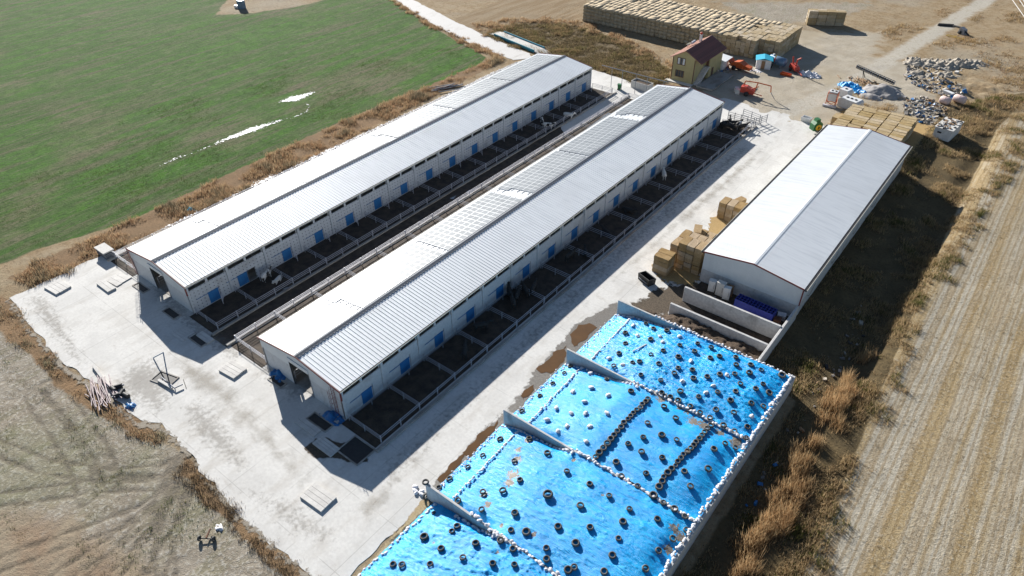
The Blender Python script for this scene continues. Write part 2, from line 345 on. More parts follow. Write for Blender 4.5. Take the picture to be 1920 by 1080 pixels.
P_brown = list(GP([(-10, 955), (100, 955), (190, 1000), (330, 1090)])) + [(-60, -30), (-110, -40), (-95, -8)]
P_weeds = GP([(905, 62), (1000, 38), (1100, 52), (1200, 92), (1258, 132), (1245, 155), (1205, 162), (1112, 128), (1010, 103), (945, 82)])
P_far = list(GP([(790, -2), (1102, -2), (1104, 38), (1000, 42), (905, 62), (850, 38)])) + [(-140, 260), (-200, 260)]
P_dirt = GP([(1250, 150), (1300, 162), (1360, 205), (1450, 238), (1560, 245), (1590, 205), (1650, 195), (1770, 250), (1760, 200), (1720, 120), (1640, 105), (1660, 62), (1500, 55), (1380, 98)])
P_stub = list(GP([(1925, 185), (1870, 240), (1840, 300), (1790, 400), (1745, 510), (1690, 640), (1640, 760), (1560, 950), (1500, 1090)])) + [(3, 20), (2, -200), (900, -300), (900, 600), (60, 250)]
P_ditch = [(-15, 66), (-9, 63), (-9, 14), (-6, -20), (1, -20), (.6, 40), (-1.2, 90), (.6, 130), (3, 150), (2, 178), (-3, 178), (-14, 160), (-15, 128)]
trackline = GP([(1905, -30), (1850, 0), (1740, 68), (1640, 130), (1570, 172), (1500, 200), (1440, 225)])
fan = [[(372, 845), (345, 905), (260, 960), (120, 1010), (-20, 1062)], [(360, 850), (330, 915), (230, 1000), (90, 1095)], [(352, 862), (310, 930), (235, 1020), (165, 1095)], [(352, 885), (335, 950), (270, 1040), (230, 1095)], [(345, 880), (320, 980), (285, 1095)], [(345, 860), (300, 885), (200, 890), (80, 870), (-20, 830)], [(370, 835), (330, 880), (305, 935)], [(300, 905), (200, 905), (60, 925), (-20, 935)], [(330, 920), (305, 1000), (310, 1095)], [(90, 720), (150, 790), (190, 850), (210, 900)], [(60, 740), (110, 810), (150, 880), (160, 930)]]
ruts = np.zeros(len(xr)); nearm = (yr < 40) & (yr > -20) & (xr > -130) & (xr < -25)
rr = np.zeros(nearm.sum())
for L in fan:
    wl_ = GP(L); dd = linedist(wl_, xr[nearm], yr[nearm]); dd = np.abs(dd - .85) + .22 * vnoise(xr[nearm] * .9, yr[nearm] * .9)
    rr = np.maximum(rr, sstep(.30, .12, dd))
ruts[nearm] = rr
tr2 = [GP([(560, 700), (1500, 215), ]), ]
A = dict(green=poly_attr(P_green, xr, yr, 1.5) * (1 - poly_attr(P_bare, xr, yr, 2.5)), verge=np.maximum.reduce([poly_attr(P_verge, xr, yr, 1.6), poly_attr(P_band, xr, yr, 1.4), poly_attr(P_band2, xr, yr, 1.4)]),
         pale=np.maximum(poly_attr(P_pale, xr, yr, 2.5), .62 * poly_attr(GP([(1290, -5), (1680, -5), (1640, 30), (1500, 58), (1410, 50)]), xr, yr, 8)), brown=poly_attr(P_brown, xr, yr, 4), weeds=poly_attr(P_weeds, xr, yr, 3), far=poly_attr(P_far, xr, yr, 4), dirt=poly_attr(P_dirt, xr, yr, 5),
         stub=poly_attr(P_stub, xr, yr, .8), ditch=poly_attr(P_ditch, xr, yr, 1.2), track=np.clip(1 - (linedist(trackline, xr, yr) - 1.2) / 2.2, 0, 1), rut=ruts)
gz = ground_z(xr, yr) - .10 * ruts * (.6 + .5 * vnoise(xr * 1.5, yr * 1.5)) + .03 * A['pale'] * vnoise(xr * 2.2, yr * 2.2)
nx, ny = len(gx), len(gy); ii = (np.arange(ny - 1)[:, None] * nx + np.arange(nx - 1)[None, :]).ravel()
def ground_mat():
    t = NT('ground'); v = t.coord('World'); big = t.noise(v, .035, 5); mid = t.noise(v, .32, 5, .6); fine = t.noise(v, 2.6, 5, .65); vf = t.noise(v, 11, 3)
    ys = t.coord('World', (1, .10, 1)); row = t.noise(ys, .55, 5, .6); row2 = t.noise(t.coord('World', (1, .03, 1)), .42, 4, .6); rowf = t.noise(t.coord('World', (1, .12, 1)), 3.2, 4, .6)
    def z(name, k=.9, lo=.42, hi=.58): return t.ramp(t.math('ADD', t.attr(name), t.math('MULTIPLY', t.math('SUBTRACT', mid, .5), k)), lo, hi)
    r = lambda f, a, b, lo=0.0, hi=1.0: t.ramp(f, a, b, lo, hi)
    # rough dry pasture
    col = t.mix(r(mid, .35, .65), (.44, .32, .19), (.53, .42, .28)); col = t.mix(r(fine, .5, .75, 0, .7), col, (.27, .185, .11)); col = t.mix(r(big, .52, .66, 0, .7), col, (.50, .44, .35)); sq = t.noise(v, 1.1, 5, .72); col = t.mix(r(sq, .52, .66, 0, .6), col, (.24, .165, .10)); col = t.mix(r(sq, .46, .34, 0, .5), col, (.62, .51, .36))
    # autumn field beyond the road
    c = t.mix(r(row, .35, .65), (.37, .26, .15), (.46, .36, .24)); col = t.mix(z('far'), col, t.mix(r(fine, .5, .75, 0, .6), c, (.23, .155, .09)))
    # bare yard earth
    c = t.mix(r(mid, .3, .7), (.68, .61, .51), (.57, .50, .40)); c = t.mix(r(fine, .55, .75, 0, .55), c, (.40, .33, .25)); c = t.mix(r(big, .5, .62, 0, .5), c, (.60, .50, .35)); col = t.mix(z('dirt', 1.2, .3, .75), col, c)
    c = t.mix(r(fine, .3, .7), (.75, .70, .62), (.64, .59, .51)); c = t.mix(r(sq, .5, .66, 0, .6), c, (.48, .41, .32)); col = t.mix(z('track', 1.3, .2, .95), col, c)
    # weeds
    c = t.mix(r(mid, .35, .65), (.20, .155, .09), (.29, .22, .135)); c = t.mix(r(fine, .5, .7, 0, .6), c, (.12, .105, .05)); col = t.mix(z('weeds', .7), col, c)
    # bare field at the near left
    c = t.mix(r(mid, .33, .62), (.52, .46, .385), (.41, .355, .285)); c = t.mix(r(t.noise(t.coord('World', (1, .25, 1), (0, 0, .5)), .5, 5, .6), .48, .66, 0, .75), c, (.36, .33, .23)); c = t.mix(r(fine, .47, .66, 0, .75), c, (.74, .70, .63)); c = t.mix(r(vf, .58, .72, 0, .6), c, (.28, .24, .18)); c = t.mix(r(big, .54, .66, 0, .28), c, (.20, .25, .11)); col = t.mix(z('pale', .5), col, c)
    c = t.mix(r(mid, .33, .62), (.42, .31, .22), (.47, .39, .29)); c = t.mix(r(fine, .5, .75, 0, .5), c, (.28, .19, .13)); col = t.mix(z('brown', 1.0, .35, .7), col, c)
    c = t.mix(fine, (.13, .105, .08), (.24, .205, .16)); col = t.mix(t.math('MULTIPLY', t.attr('rut'), r(fine, .3, .6, .15, .72)), col, c)
    # winter wheat
    sp = t.noise(v, 1.5, 4, .7); sp2 = t.noise(t.coord('World', (1, .22, 1)), 1.9, 4, .7)
    c = t.mix(r(row, .40, .62), (.08, .185, .03), (.18, .19, .10)); c = t.mix(r(row2, .43, .60, 0, .9), c, t.mix(r(mid, .4, .7), (.09, .25, .02), (.065, .17, .025))); c = t.mix(t.math('MULTIPLY', r(big, .50, .64), r(row, .3, .6, .15, .7)), c, (.26, .22, .15)); c = t.mix(r(sp, .50, .64, 0, .6), c, (.035, .075, .018)); c = t.mix(r(sp2, .54, .66, 0, .5), c, (.28, .27, .18)); c = t.mix(r(rowf, .50, .62, 0, .6), c, (.045, .10, .02)); col = t.mix(z('green', .5), col, c)
    # verge
    c = t.mix(r(mid, .3, .7), (.40, .26, .15), (.33, .225, .135)); c = t.mix(r(fine, .5, .75, 0, .7), c, (.19, .125, .075)); col = t.mix(z('verge', .9), col, c)
    c = t.mix(r(mid, .3, .7), (.15, .115, .065), (.23, .17, .09)); c = t.mix(r(fine, .45, .72, 0, .7), c, (.085, .065, .04)); col = t.mix(z('ditch', .5), col, c)
    # stubble
    sw = t.noise(t.coord('World', (1, .012, 1)), .36, 3, .6); sx_ = t.new('ShaderNodeSeparateXYZ'); t.put(sx_.inputs[0], v); wob = t.math('MULTIPLY', t.noise(t.coord('World', (1, .2, 1)), .8, 3), .5)
    dr = t.math('SINE', t.math('MULTIPLY', t.math('ADD', sx_.outputs[0], wob), 8.4)); sw2 = t.math('SINE', t.math('ADD', t.math('MULTIPLY', sx_.outputs[0], 2.1), t.math('MULTIPLY', wob, 3.0)))
    c = t.mix(r(sw, .42, .56), (.62, .57, .48), (.54, .42, .25)); c = t.mix(r(sw2, .6, .98, 0, .5), c, (.47, .345, .19)); c = t.mix(r(row, .50, .62, 0, .5), c, (.66, .61, .52)); c = t.mix(t.math('MULTIPLY', r(dr, .1, .8), r(fine, .35, .6, .25, .75)), c, (.30, .21, .10)); c = t.mix(r(fine, .50, .66, 0, .45), c, (.74, .69, .59)); c = t.mix(r(vf, .55, .68, 0, .6), c, (.25, .18, .095)); col = t.mix(z('stub', .35), col, c)
    col = t.mix(1.0, col, (.64, .63, .60), 'MULTIPLY')
    t.set(col=col, rough=.95, spec=.12)
    t.bump(t.math('ADD', t.math('ADD', fine, t.math('MULTIPLY', vf, .7)), t.math('MULTIPLY', mid, .6)), .85, .16); return t.m
gme = npmesh('ground', np.c_[xr, yr, gz], np.c_[ii, ii + 1, ii + nx + 1, ii + nx], [ground_mat()], True, A)
tag(link('ground', gme), kind='structure')

def outline(poly, step=.7, amp=.25, sc=.6):
    p = np.asarray(poly, float); out = []
    for a, b in zip(p, np.roll(p, -1, 0)):
        L = np.hypot(*(b - a)); n = max(1, int(L / step)); t = np.arange(n)[:, None] / n; q = a + (b - a) * t
        nrm = np.array([-(b - a)[1], (b - a)[0]]) / (L + 1e-9); q = q + nrm * (amp * fbm(q[:, 0] * sc + 3, q[:, 1] * sc, 4))[:, None]; out.append(q)
    return np.concatenate(out)
def slab(name, poly, z0, z1, mat, kind='structure', amp=.25, step=.7, parent=None):
    q = outline(poly, step, amp); bm = bmesh.new(); vs = [bm.verts.new((x, y, z1)) for x, y in q]; f = bm.faces.new(vs)
    if f.normal.z < 0: f.normal_flip()
    r = bmesh.ops.extrude_face_region(bm, geom=[f]); bmesh.ops.translate(bm, verts=[e for e in r['geom'] if isinstance(e, bmesh.types.BMVert)], vec=(0, 0, z0 - z1))
    bm.normal_update(); bmesh.ops.recalc_face_normals(bm, faces=bm.faces); bmesh.ops.triangulate(bm, faces=[f for f in bm.faces if len(f.verts) > 4])
    me = bpy.data.meshes.new(name); bm.to_mesh(me); bm.free(); me.materials.append(mat); return tag(link(name, me, parent), kind=kind)
def sheet(name, poly, z, mat, soft=1.0, res=.35, follow=False, kind='structure', label=None, cat=None):
    """thin layer lying on the ground, cut to the shape poly"""
    p = np.asarray(poly, float); x = np.arange(p[:, 0].min() - .6, p[:, 0].max() + .6 + res, res); y = np.arange(p[:, 1].min() - .6, p[:, 1].max() + .6 + res, res)
    X, Y = np.meshgrid(x, y); s = sdf(p, X.ravel(), Y.ravel()); n = len(x)
    q = (np.arange(len(y) - 1)[:, None] * n + np.arange(n - 1)[None, :]).ravel(); q = q[s[q] > -.6]
    f = np.c_[q, q + 1, q + n + 1, q + n]; u, inv = np.unique(f, return_inverse=True); f = inv.reshape(f.shape)
    Xu, Yu = X.ravel()[u], Y.ravel()[u]; zz = np.full(len(u), z) if not follow else ground_z(Xu, Yu) + z
    me = npmesh(name, np.c_[Xu, Yu, zz], f, [mat], True, {'edge': s[u] / soft}); o = link(name, me); return tag(o, label, cat, None, kind)
YARD = list(GP([(20, 558), (66, 620), (120, 682), (165, 712), (215, 748), (262, 790), (300, 796), (345, 836), (364, 852), (374, 882), (402, 906), (450, 965), (520, 1026), (600, 1088)])) + [(-33.2, 15.0), (-33.0, 66.2), (-14.7, 66.2), (-14.7, 127.2)] + list(GP([(1552, 236), (1500, 221), (1440, 205), (1385, 192), (1357, 184)])) + [(-54, 131.3)] + list(GP([(1195, 157), (1150, 143), (1113, 131)])) + [(-84, 134), (-99.7, 131.6), (-99.6, 32.0), (-100.9, 29), (-100.8, 22)]
slab('concrete_yard', YARD, -.08, .03, M['yard'], amp=.3)
ROADL = GP([(720, -14), (743, 0), (807, 43), (880, 80), (962, 112)]); ROADR = GP([(996, 108), (993, 100), (907, 65), (853, 40), (775, 0), (745, -18)])
slab('road', list(ROADL) + [(-100, 131)] + [(-95.5, 133.5)] + list(ROADR), -.2, .015, M['road'], amp=.25)
# layers on the yard: white patches, mud, wet patches, straw litter
LZ = [.034]
def lay(name, px, mat, soft=1.0, world=None, res=.3, follow=False):
    LZ[0] += .0012
    return sheet(name, GP(px) if world is None else world, LZ[0], mat, soft, res, follow)
lay('snow', None, M['s_snow'], 1.0, [(-101.0, 40), (-99.6, 34), (-99.2, 60), (-99.2, 90), (-99.2, 128), (-100.2, 131), (-101.0, 120), (-100.8, 90), (-101.4, 60)])  # ragged white strip along the field side of the barn pens
def field_streak(pts, wdt):  # outline of a white streak from centre points and half widths
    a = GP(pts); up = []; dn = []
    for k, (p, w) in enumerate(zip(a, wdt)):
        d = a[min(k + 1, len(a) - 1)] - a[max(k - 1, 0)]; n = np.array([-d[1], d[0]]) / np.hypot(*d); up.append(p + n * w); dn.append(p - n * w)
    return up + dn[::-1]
sheet('snow', field_streak([(282, 320), (330, 298), (375, 283), (425, 262), (470, 245), (540, 222)], [.15, .6, .35, .8, 1.5, .35]), .06, M['s_snow'], .9, .3, True)
sheet('snow', field_streak([(522, 192), (550, 186), (592, 171)], [.4, 2.0, .5]), .06, M['s_snow'], .9, .3, True)
sheet('snow', field_streak([(572, 192), (580, 199), (575, 210), (545, 224)], [.25, .25, .25, .25]), .06, M['s_snow'], .35, .2, True)
lay('rim_dust', [(20, 556), (66, 618), (120, 680), (165, 710), (215, 744), (262, 786), (300, 792), (345, 832), (364, 848), (376, 880), (402, 902), (450, 961), (520, 1022), (600, 1084), (570, 1088), (505, 1035), (440, 978), (392, 918), (358, 868), (335, 848), (295, 812), (250, 802), (205, 762), (155, 728), (105, 692), (55, 632), (8, 566)], M['s_rim'], 1.0)
lay('manure_spill', [(560, 842), (600, 815), (650, 830), (702, 862), (690, 870), (640, 866), (590, 862)], M['s_mud'], .7)
lay('wet_strip', [(690, 1090), (760, 985), (800, 915), (850, 860), (905, 800), (945, 768), (985, 720), (1000, 690), (1050, 640), (1070, 610), (1140, 570), (1165, 560), (1175, 580), (1075, 690), (955, 800), (830, 930), (740, 1090)], M['s_wet'], 1.3)
lay('mud_strip', [(1225, 540), (1300, 520), (1330, 540), (1290, 580), (1250, 600), (1200, 590), (1170, 590), (1160, 570), (1200, 560)], M['s_mud'], 1.6)
lay('dust', [(640, 960), (720, 900), (900, 760), (1100, 560), (1280, 390), (1400, 290), (1490, 225), (1400, 330), (1200, 500), (1120, 560), (960, 700), (800, 860), (690, 1000)], M['s_dust'], 2.5)
lay('grime', [(225, 690), (285, 660), (330, 700), (330, 760), (290, 790), (240, 760), (200, 730)], M['s_grime'], 2.0)
lay('grime', [(470, 700), (560, 640), (620, 740), (540, 760)], M['s_grime'], 2.0)
lay('grime', [(250, 480), (330, 540), (430, 620), (480, 660), (440, 690), (350, 640), (280, 560)], M['s_grime'], 2.0)
lay('grime', [(700, 880), (900, 700), (1100, 500), (1300, 330), (1380, 270), (1420, 280), (1250, 420), (1050, 610), (850, 800), (730, 930)], M['s_grime'], 2.2)
lay('grime', [(40, 560), (90, 545), (130, 600), (170, 680), (150, 700), (110, 660), (60, 600)], M['s_grime'], 1.8)
lay('grime', [(330, 760), (380, 740), (440, 800), (480, 870), (450, 900), (400, 860), (350, 820)], M['s_grime'], 1.8)
lay('grime', [(430, 900), (560, 930), (640, 990), (620, 1040), (540, 1010), (470, 950)], M['s_grime'], 2.4)
lay('dust', [(300, 640), (420, 690), (520, 800), (600, 900), (560, 930), (450, 820), (330, 720)], M['s_dust'], 3.0)
lay('straw_litter', [(1330, 408), (1350, 400), (1385, 420), (1350, 440), (1320, 450)], M['s_straw'], .8)
lay('straw_litter', [(1215, 500), (1250, 480), (1320, 520), (1300, 540), (1240, 530)], M['s_straw'], 1.2)
lay('sand_bank', [(655, 1090), (700, 1040), (745, 990), (790, 935), (815, 935), (800, 960), (745, 1010), (700, 1090)], M['s_sand'], .8)
lay('straw_litter', None, M['s_straw'], 2.0, [(-31, 128), (-14, 128), (-14, 150), (-31, 148)], .5, True)
def puddle(px):
    LZ[0] += .0012; q = outline(GP(px), .35, .28, 1.0); bm = bmesh.new(); f = bm.faces.new([bm.verts.new((x, y, LZ[0] + .004)) for x, y in q])
    if f.normal.z < 0: f.normal_flip()
    bmesh.ops.triangulate(bm, faces=[f]); me = bpy.data.meshes.new('puddle'); bm.to_mesh(me); bm.free(); me.materials.append(M['water']); tag(link('puddle', me), kind='structure')
puddle([(1068, 628), (1085, 610), (1105, 606), (1118, 614), (1096, 636), (1078, 650)])
puddle([(1005, 692), (1030, 668), (1062, 648), (1060, 668), (1032, 702), (1016, 700)])
puddle([(868, 850), (900, 815), (930, 795), (938, 790), (905, 838), (880, 862)])
puddle([(820, 900), (845, 870), (872, 850), (862, 872), (832, 905)])
puddle([(975, 742), (990, 730), (1002, 722), (996, 735), (980, 752)])

# ================================================================== CATTLE BARNS
BW, BL, ZE, ZR = 14.3, 96.0, 4.5, 5.5
SLA = math.atan2(ZR - ZE, BW / 2); SLL = math.hypot(ZR - ZE, BW / 2) + .05
_c = {}
def cached(key, fn):
    if key not in _c: _c[key] = fn()
    return _c[key]
def roof_sheet_mesh():
    m = MB(); L = SLL / 2; rib = .045
    prof = []
    for k in range(2):
        b = -.5 + .5 * k
        prof += [(b, 0), (b + .41, 0), (b + .435, rib), (b + .475, rib)]
    prof.append((.5, 0))
    vs = []; 
    for x in (-L, L): vs += [(x, p[0], p[1]) for p in prof]
    n = len(prof); m.add(vs, [(k, k + 1, n + k + 1, n + k) for k in range(n - 1)])
    # turned-down ends so the sheet has thickness
    vs2 = []
    for x in (-L, L): vs2 += [(x, p[0], p[1]) for p in prof] + [(x, p[0], -.03) for p in prof]
    for e in (0, 1):
        o = e * 2 * n; m.add(vs2, [(o + k, o + k + 1, o + n + k + 1, o + n + k) for k in range(n - 1)])
    return m.mesh('roof_sheet', [M['white_sheet']])
def solar_mesh():
    m = MB(); m.box(-1.02, 1.02, -.5, .5, 0, .035, 1)
    for a, b in ((-.975, -.03), (.03, .975)): m.box(a, b, -.455, .455, .030, .039, 0)
    return m.mesh('solar_panel', [M['solar'], M['solarframe']])
def window_mesh():
    m = MB(); w, h = 2.62, .68
    m.box(-.05, .03, 0, w, 0, .06); m.box(-.05, .03, 0, w, h - .06, h); m.box(-.05, .03, 0, .06, .06, h - .06); m.box(-.05, .03, w - .06, w, .06, h - .06)
    m.box(-.03, 0, w / 2 - .015, w / 2 + .015, .06, h - .06, 1)
    return m.mesh('window', [M['frame'], M['galv_dark']])
def ladder(parent, x, y, z0, z1, outward=-1):
    m = MB()
    for dx in (-.28, .28): m.tube((x + dx, y + outward * .25, z0), (x + dx, y + outward * .25, z1 + .7), .03, 5)
    k = z0 + .3
    while k < z1 + .5: m.tube((x - .28, y + outward * .25, k), (x + .28, y + outward * .25, k), .02, 5); k += .3
    for zz in np.arange(z0 + 1.6, z1 + .6, .75):
        pr = None
        for t in np.linspace(0, math.pi, 7):
            p = (x + .36 * math.cos(t), y + outward * (.25 + .6 * math.sin(t)), zz)
            if pr: m.tube(pr, p, .015, 4)
            pr = p
    for t in np.linspace(0.3, math.pi - .3, 4): m.tube((x + .36 * math.cos(t), y + outward * (.25 + .6 * math.sin(t)), z0 + 1.6), (x + .36 * math.cos(t), y + outward * (.25 + .6 * math.sin(t)), z1 + .35), .013, 4)
    return m.build('ladder', M['redtrim'], parent)
def barn(x0, y0, label, panelmat, dooropen, arrays, lad):
    r = thing('cattle_barn', label, 'barn', (x0, y0, .03)); W, L = BW, BL; CW = W / 2
    B(.1, W - .1, .1, L - .1, 0, .05).build('floor', M['kerb'], r)
    col = cached('col', lambda: B(-.17, .17, -.15, .15, 0, ZE - .08).mesh('column', [M['panel']]))
    for k in range(17):
        for sx in (.12, W - .12): link('column', col, r, (sx, min(max(6 * k, .15), L - .15), 0))
    key = panelmat.name
    plain = cached('p' + key, lambda: B(-.07, .07, .16, 5.84, 0, 3.38).mesh('wall_panel', [panelmat]))
    opn = cached('po' + key, lambda: MB().box(-.07, .07, .16, 2.7, 0, 3.38).box(-.07, .07, 4.05, 5.84, 0, 3.38).box(-.07, .07, 2.7, 4.05, 1.85, 3.38).mesh('wall_panel', [panelmat]))
    wm = cached('win', window_mesh); lint = cached('lint', lambda: B(-.07, .07, .16, 5.84, 4.09, 4.38).mesh('eave_beam', [M['frame']])); mull = cached('mull', lambda: B(-.07, .06, -.075, .075, 3.39, 4.085).mesh('mullion', [M['frame']]))
    door = cached('door', lambda: B(0, .06, 0, 1.5, .08, 1.85).mesh('door', [M['bluedoor']])); rail = cached('rail', lambda: MB().tube((.07, -1.7, 1.78), (.07, 1.7, 1.78), .035, 5).mesh('door_rail', [M['bluedoor']])); post = cached('dpost', lambda: MB().tube((.12, 1.62, 0), (.12, 1.62, 2.2), .03, 5).mesh('door_post', [M['galv_dark']]))
    for k in range(16):
        for side in (0, 1):
            sx = W - .16 if side else .16; o = link('wall_panel', opn if (side and k in dooropen) else plain, r, (sx, 6 * k, 0), (0, 0, 0))
            for wy in (.28, 3.1): link('window', wm, r, (sx, 6 * k + wy, 3.395), (0, 0, 0))
            link('mullion', mull, r, (sx, 6 * k + 3.0, 0)); link('eave_beam', lint, r, (sx, 6 * k, 0))
        d = link('door', door, r, (W - .085, 6 * k + (1.2 if k in dooropen else 2.62) + random.uniform(-.08, .08), 0)); link('door_rail', rail, d); link('door_post', post, d)
    # gables
    ox0, ox1, oz = 5.35, 8.85, 4.25
    sl = lambda x: ZE + (ZR - ZE) * (1 - abs(x - CW) / CW) - .04
    for a, b in ((0.0, ox0), (ox1, W)): B(a, b, .0, .14, 0, 2.95).build('gable_panel', panelmat, r)
    cl = MB(); cl.prism([(0, 2.96), (ox0, 2.96), (ox0, oz), (ox1, oz), (ox1, 2.96), (W, 2.96), (W, sl(W)), (CW, sl(CW)), (0, sl(0))], 'y', -.03, .11); cl.build('gable_cladding', M['cladding'], r)
    B(ox0 - .06, ox1 + .06, -.14, -.035, oz - .45, oz + .12).build('shutter_box', M['bluesteel'] if 0 else M['cladding'], r)
    for a in (ox0 - .05, ox1): B(a, a + .05, -.07, .12, 0, oz - .455).build('door_jamb', M['galv_dark'], r)
    bk = MB(); bk.prism([(0, 0), (W, 0), (W, sl(W)), (CW, sl(CW)), (0, sl(0))], 'y', L - .14, L); bk.build('gable_wall', M['cladding'], r)
    for a in (ox0 - .6, ox1 + .5):   # stall rails inside
        m = MB()
        for z in (.5, .9, 1.25): m.tube((a, .6, z), (a, L - 1, z), .03, 5)
        for yy in np.arange(.6, L, 6): m.tube((a, yy, 0), (a, yy, 1.3), .04, 5)
        m.build('stall_rail', M['galv'], r)
    # roof
    shm = cached('sheet', roof_sheet_mesh); slopes = []
    for side in (-1, 1):
        mx = CW + side * (CW / 2 + .022); mz = (ZE + ZR) / 2 - .01; ang = side * SLA
        base = MB().box(-SLL / 2, SLL / 2, -.12, L + .12, -.09, -.012); s = base.build('roof_slope', M['roof_under'], r, (mx, 0, mz), (0, ang, 0)); slopes.append(s)
        for k in range(96): link('roof_sheet', shm, s, (0, k + .5, .005))
        gx_ = -.035 if side < 0 else W + .035; o = side
        g = MB().box(min(gx_, gx_ + o * .15), max(gx_, gx_ + o * .15), -.12, L + .12, ZE - .13, ZE - .06, 0).box(min(gx_ + o * .15, gx_ + o * .18), max(gx_ + o * .15, gx_ + o * .18), -.12, L + .12, ZE - .17, ZE - .04, 1); g.build('gutter', [M['gutter'], M['fascia']], r)
    rc = MB(); rc.prism([(CW - .36, ZR + .03), (CW, ZR + .14), (CW + .36, ZR + .03), (CW, ZR + .09)], 'y', -.1, L + .1)
    for yy in np.arange(.25, L, .5): rc.box(CW + .28, CW + .44, yy - .1, yy + .1, ZR - .05, ZR + .045)
    rc.build('ridge_cap', M['ridge'], r)
    for yy, nm in ((-.16, 0), (L + .12, 1)):
        for side in (-1, 1):
            e = CW + side * (CW + .2); pts = [(CW, ZR + .1), (e, ZE - .02 + .08), (e, ZE - .22), (CW, ZR - .14)]; MB().prism(pts, 'y', yy, yy + .04).build('verge_trim', M['redtrim'], r)
    B(W + .03, W + .2, -.17, -.02, 3.1, ZE - .31).build('downpipe', M['redtrim'], r); 
    # solar
    sm = cached('solar', solar_mesh); S = slopes[0]; railm = MB().box(-.03, .03, -.35, .35, .03, .09).mesh('mounting_rail', [M['galv_dark']])
    for a, b in arrays:
        n = 16; w = (b - a) / n
        for k in range(n):
            for row in range(3):
                if k == 0 and row >= 1 and a in lad['cut']: continue
                link('solar_panel', sm, S, (-SLL / 2 + 1.70 + row * 2.07, a + (k + .5) * w, .10), (0, 0, 0), (1, w * .985, 1))
        for row in range(3):
            for dx in (-.55, .55):
                for yy in (a - .25, b + .2): link('mounting_rail', railm, S, (-SLL / 2 + 1.70 + row * 2.07 + dx, yy + (1.0 if (row >= 1 and yy < a and a in lad['cut']) else 0), 0), (0, 0, 0), (1, 1.6 if (a in lad['cut'] and yy < a) else .7, 1))
    ladder(r, lad['x'], 0, .3, ZE - .2)
    return r
barn(-92.0, 29.65, 'long white-roofed cattle barn beside the green field', M['paneldots'], (1,), [(9.4, 25.4), (26.1, 43.9), (44.8, 60.3), (61.0, 77.4), (78.1, 94.9)], dict(x=.45, cut=(9.4, 44.8)))
barn(-61.9, 29.65, 'long white-roofed cattle barn in the middle, next to the dark pens and open lane', M['panel'], (), [(9.4, 24.8), (25.8, 42.2), (43.9, 59.6), (60.2, 76.8), (78.6, 94.9)], dict(x=13.3, cut=(9.4, 43.9, 78.6)))

# ------------------------------------------------------------------ white shed with red trim
def shed():
    x0, x1, y0, y1, ze, zr = -27.95, -14.45, 77.1, 126.75, 4.85, 5.8; W = x1 - x0; L = y1 - y0; CW = W / 2
    r = thing('storage_shed', 'white metal storage shed with dark red roof trim on the right', 'shed', (x0, y0, 0))
    m = MB(); t = .18
    m.box(0, W, 0, t, 0, 2).box(0, W, L - t, L, 0, 2).box(0, t, t, L - t, 0, 2).box(W - t, W, t, L - t, -.8, 2); m.build('base_wall', M['wall'], r)
    clad = lambda a, b, name, rot, loc: None
    for yy in (0.02, L - .12):
        m = MB(); m.prism([(0.02, 2.003), (W - .02, 2.003), (W - .02, ze - .05), (CW, zr - .05), (.02, ze - .05)], 'y', yy, yy + .1)
        o = m.build('gable_cladding', M['cladding'], r); q = MB()
        for xx in np.arange(.4, W, .5):
            top = ze + (zr - ze) * (1 - abs(xx - CW) / CW) - .08
            q.box(xx, xx + .06, -.025 if yy < 1 else .1, 0 if yy < 1 else .125, .003 + 2, top)
        q.build('cladding_ribs', M['cladding'], o, (0, yy, 0))
    for xx, s in ((.02, -1), (W - .12, 1)):
        o = MB().box(xx, xx + .1, .13, L - .13, 2.003, ze - .05).build('side_cladding', M['cladding'], r); q = MB()
        for yy in np.arange(.5, L - .2, .5): q.box(xx - .025 if s < 0 else xx + .1, xx if s < 0 else xx + .125, yy, yy + .06, 2.003, ze - .06)
        q.build('cladding_ribs', M['cladding'], o)
    a = math.atan2(zr - ze, CW); sl_ = math.hypot(zr - ze, CW) + .12
    for side in (-1, 1):
        s = MB().box(-sl_ / 2, sl_ / 2, -.1, L + .1, -.08, 0).build('roof_slope', M['white_sheet'], r, (CW + side * (CW / 2 + .055), 0, (ze + zr) / 2), (0, side * a, 0))
        q = MB()
        for yy in np.arange(0, L + .05, .25): q.box(-sl_ / 2, sl_ / 2 - .02, yy - .02, yy + .02, 0, .028)
        q.build('roof_ribs', M['white_sheet'], s)
        e = CW + side * (CW + .12); lo, hi = sorted((e, e + side * .34))
        MB().box(lo, hi, -.1, L + .1, ze - .25, ze - .06, 0).build('gutter', M['gutter'], r)
        lo, hi = sorted((e + side * .34, e + side * .38)); MB().box(lo, hi, -.1, L + .1, ze - .27, ze - .02, 0).build('gutter_lip', M['fascia'], r)
        for yy in (-.14, L + .1): MB().prism([(CW, zr + .10), (e, ze + .06), (e, ze - .16), (CW, zr - .12)], 'y', yy, yy + .04).build('verge_trim', M['redtrim'], r)
    MB().prism([(CW - .3, zr + .02), (CW, zr + .085), (CW + .3, zr + .02), (CW, zr + .05)], 'y', -.12, L + .12).build('ridge_cap', M['white_sheet'], r)
    B(W + .004, W + .14, -.16, -.02, 2.05, ze - .28).build('downpipe', M['redtrim'], r)
    for k in range(4):   # loose cable runs down the ditch side
        yy = 3 + k * 9.5; m = MB(); p = None
        for t_ in range(7):
            q_ = (W + .05, yy + t_ * .5 + .3 * math.sin(t_ * 1.3 + k), 1.9 - .9 * math.sin(t_ / 6 * math.pi))
            if p: m.tube(p, q_, .02, 4)
            p = q_
        m.build('cable', M['black'], r)
shed()

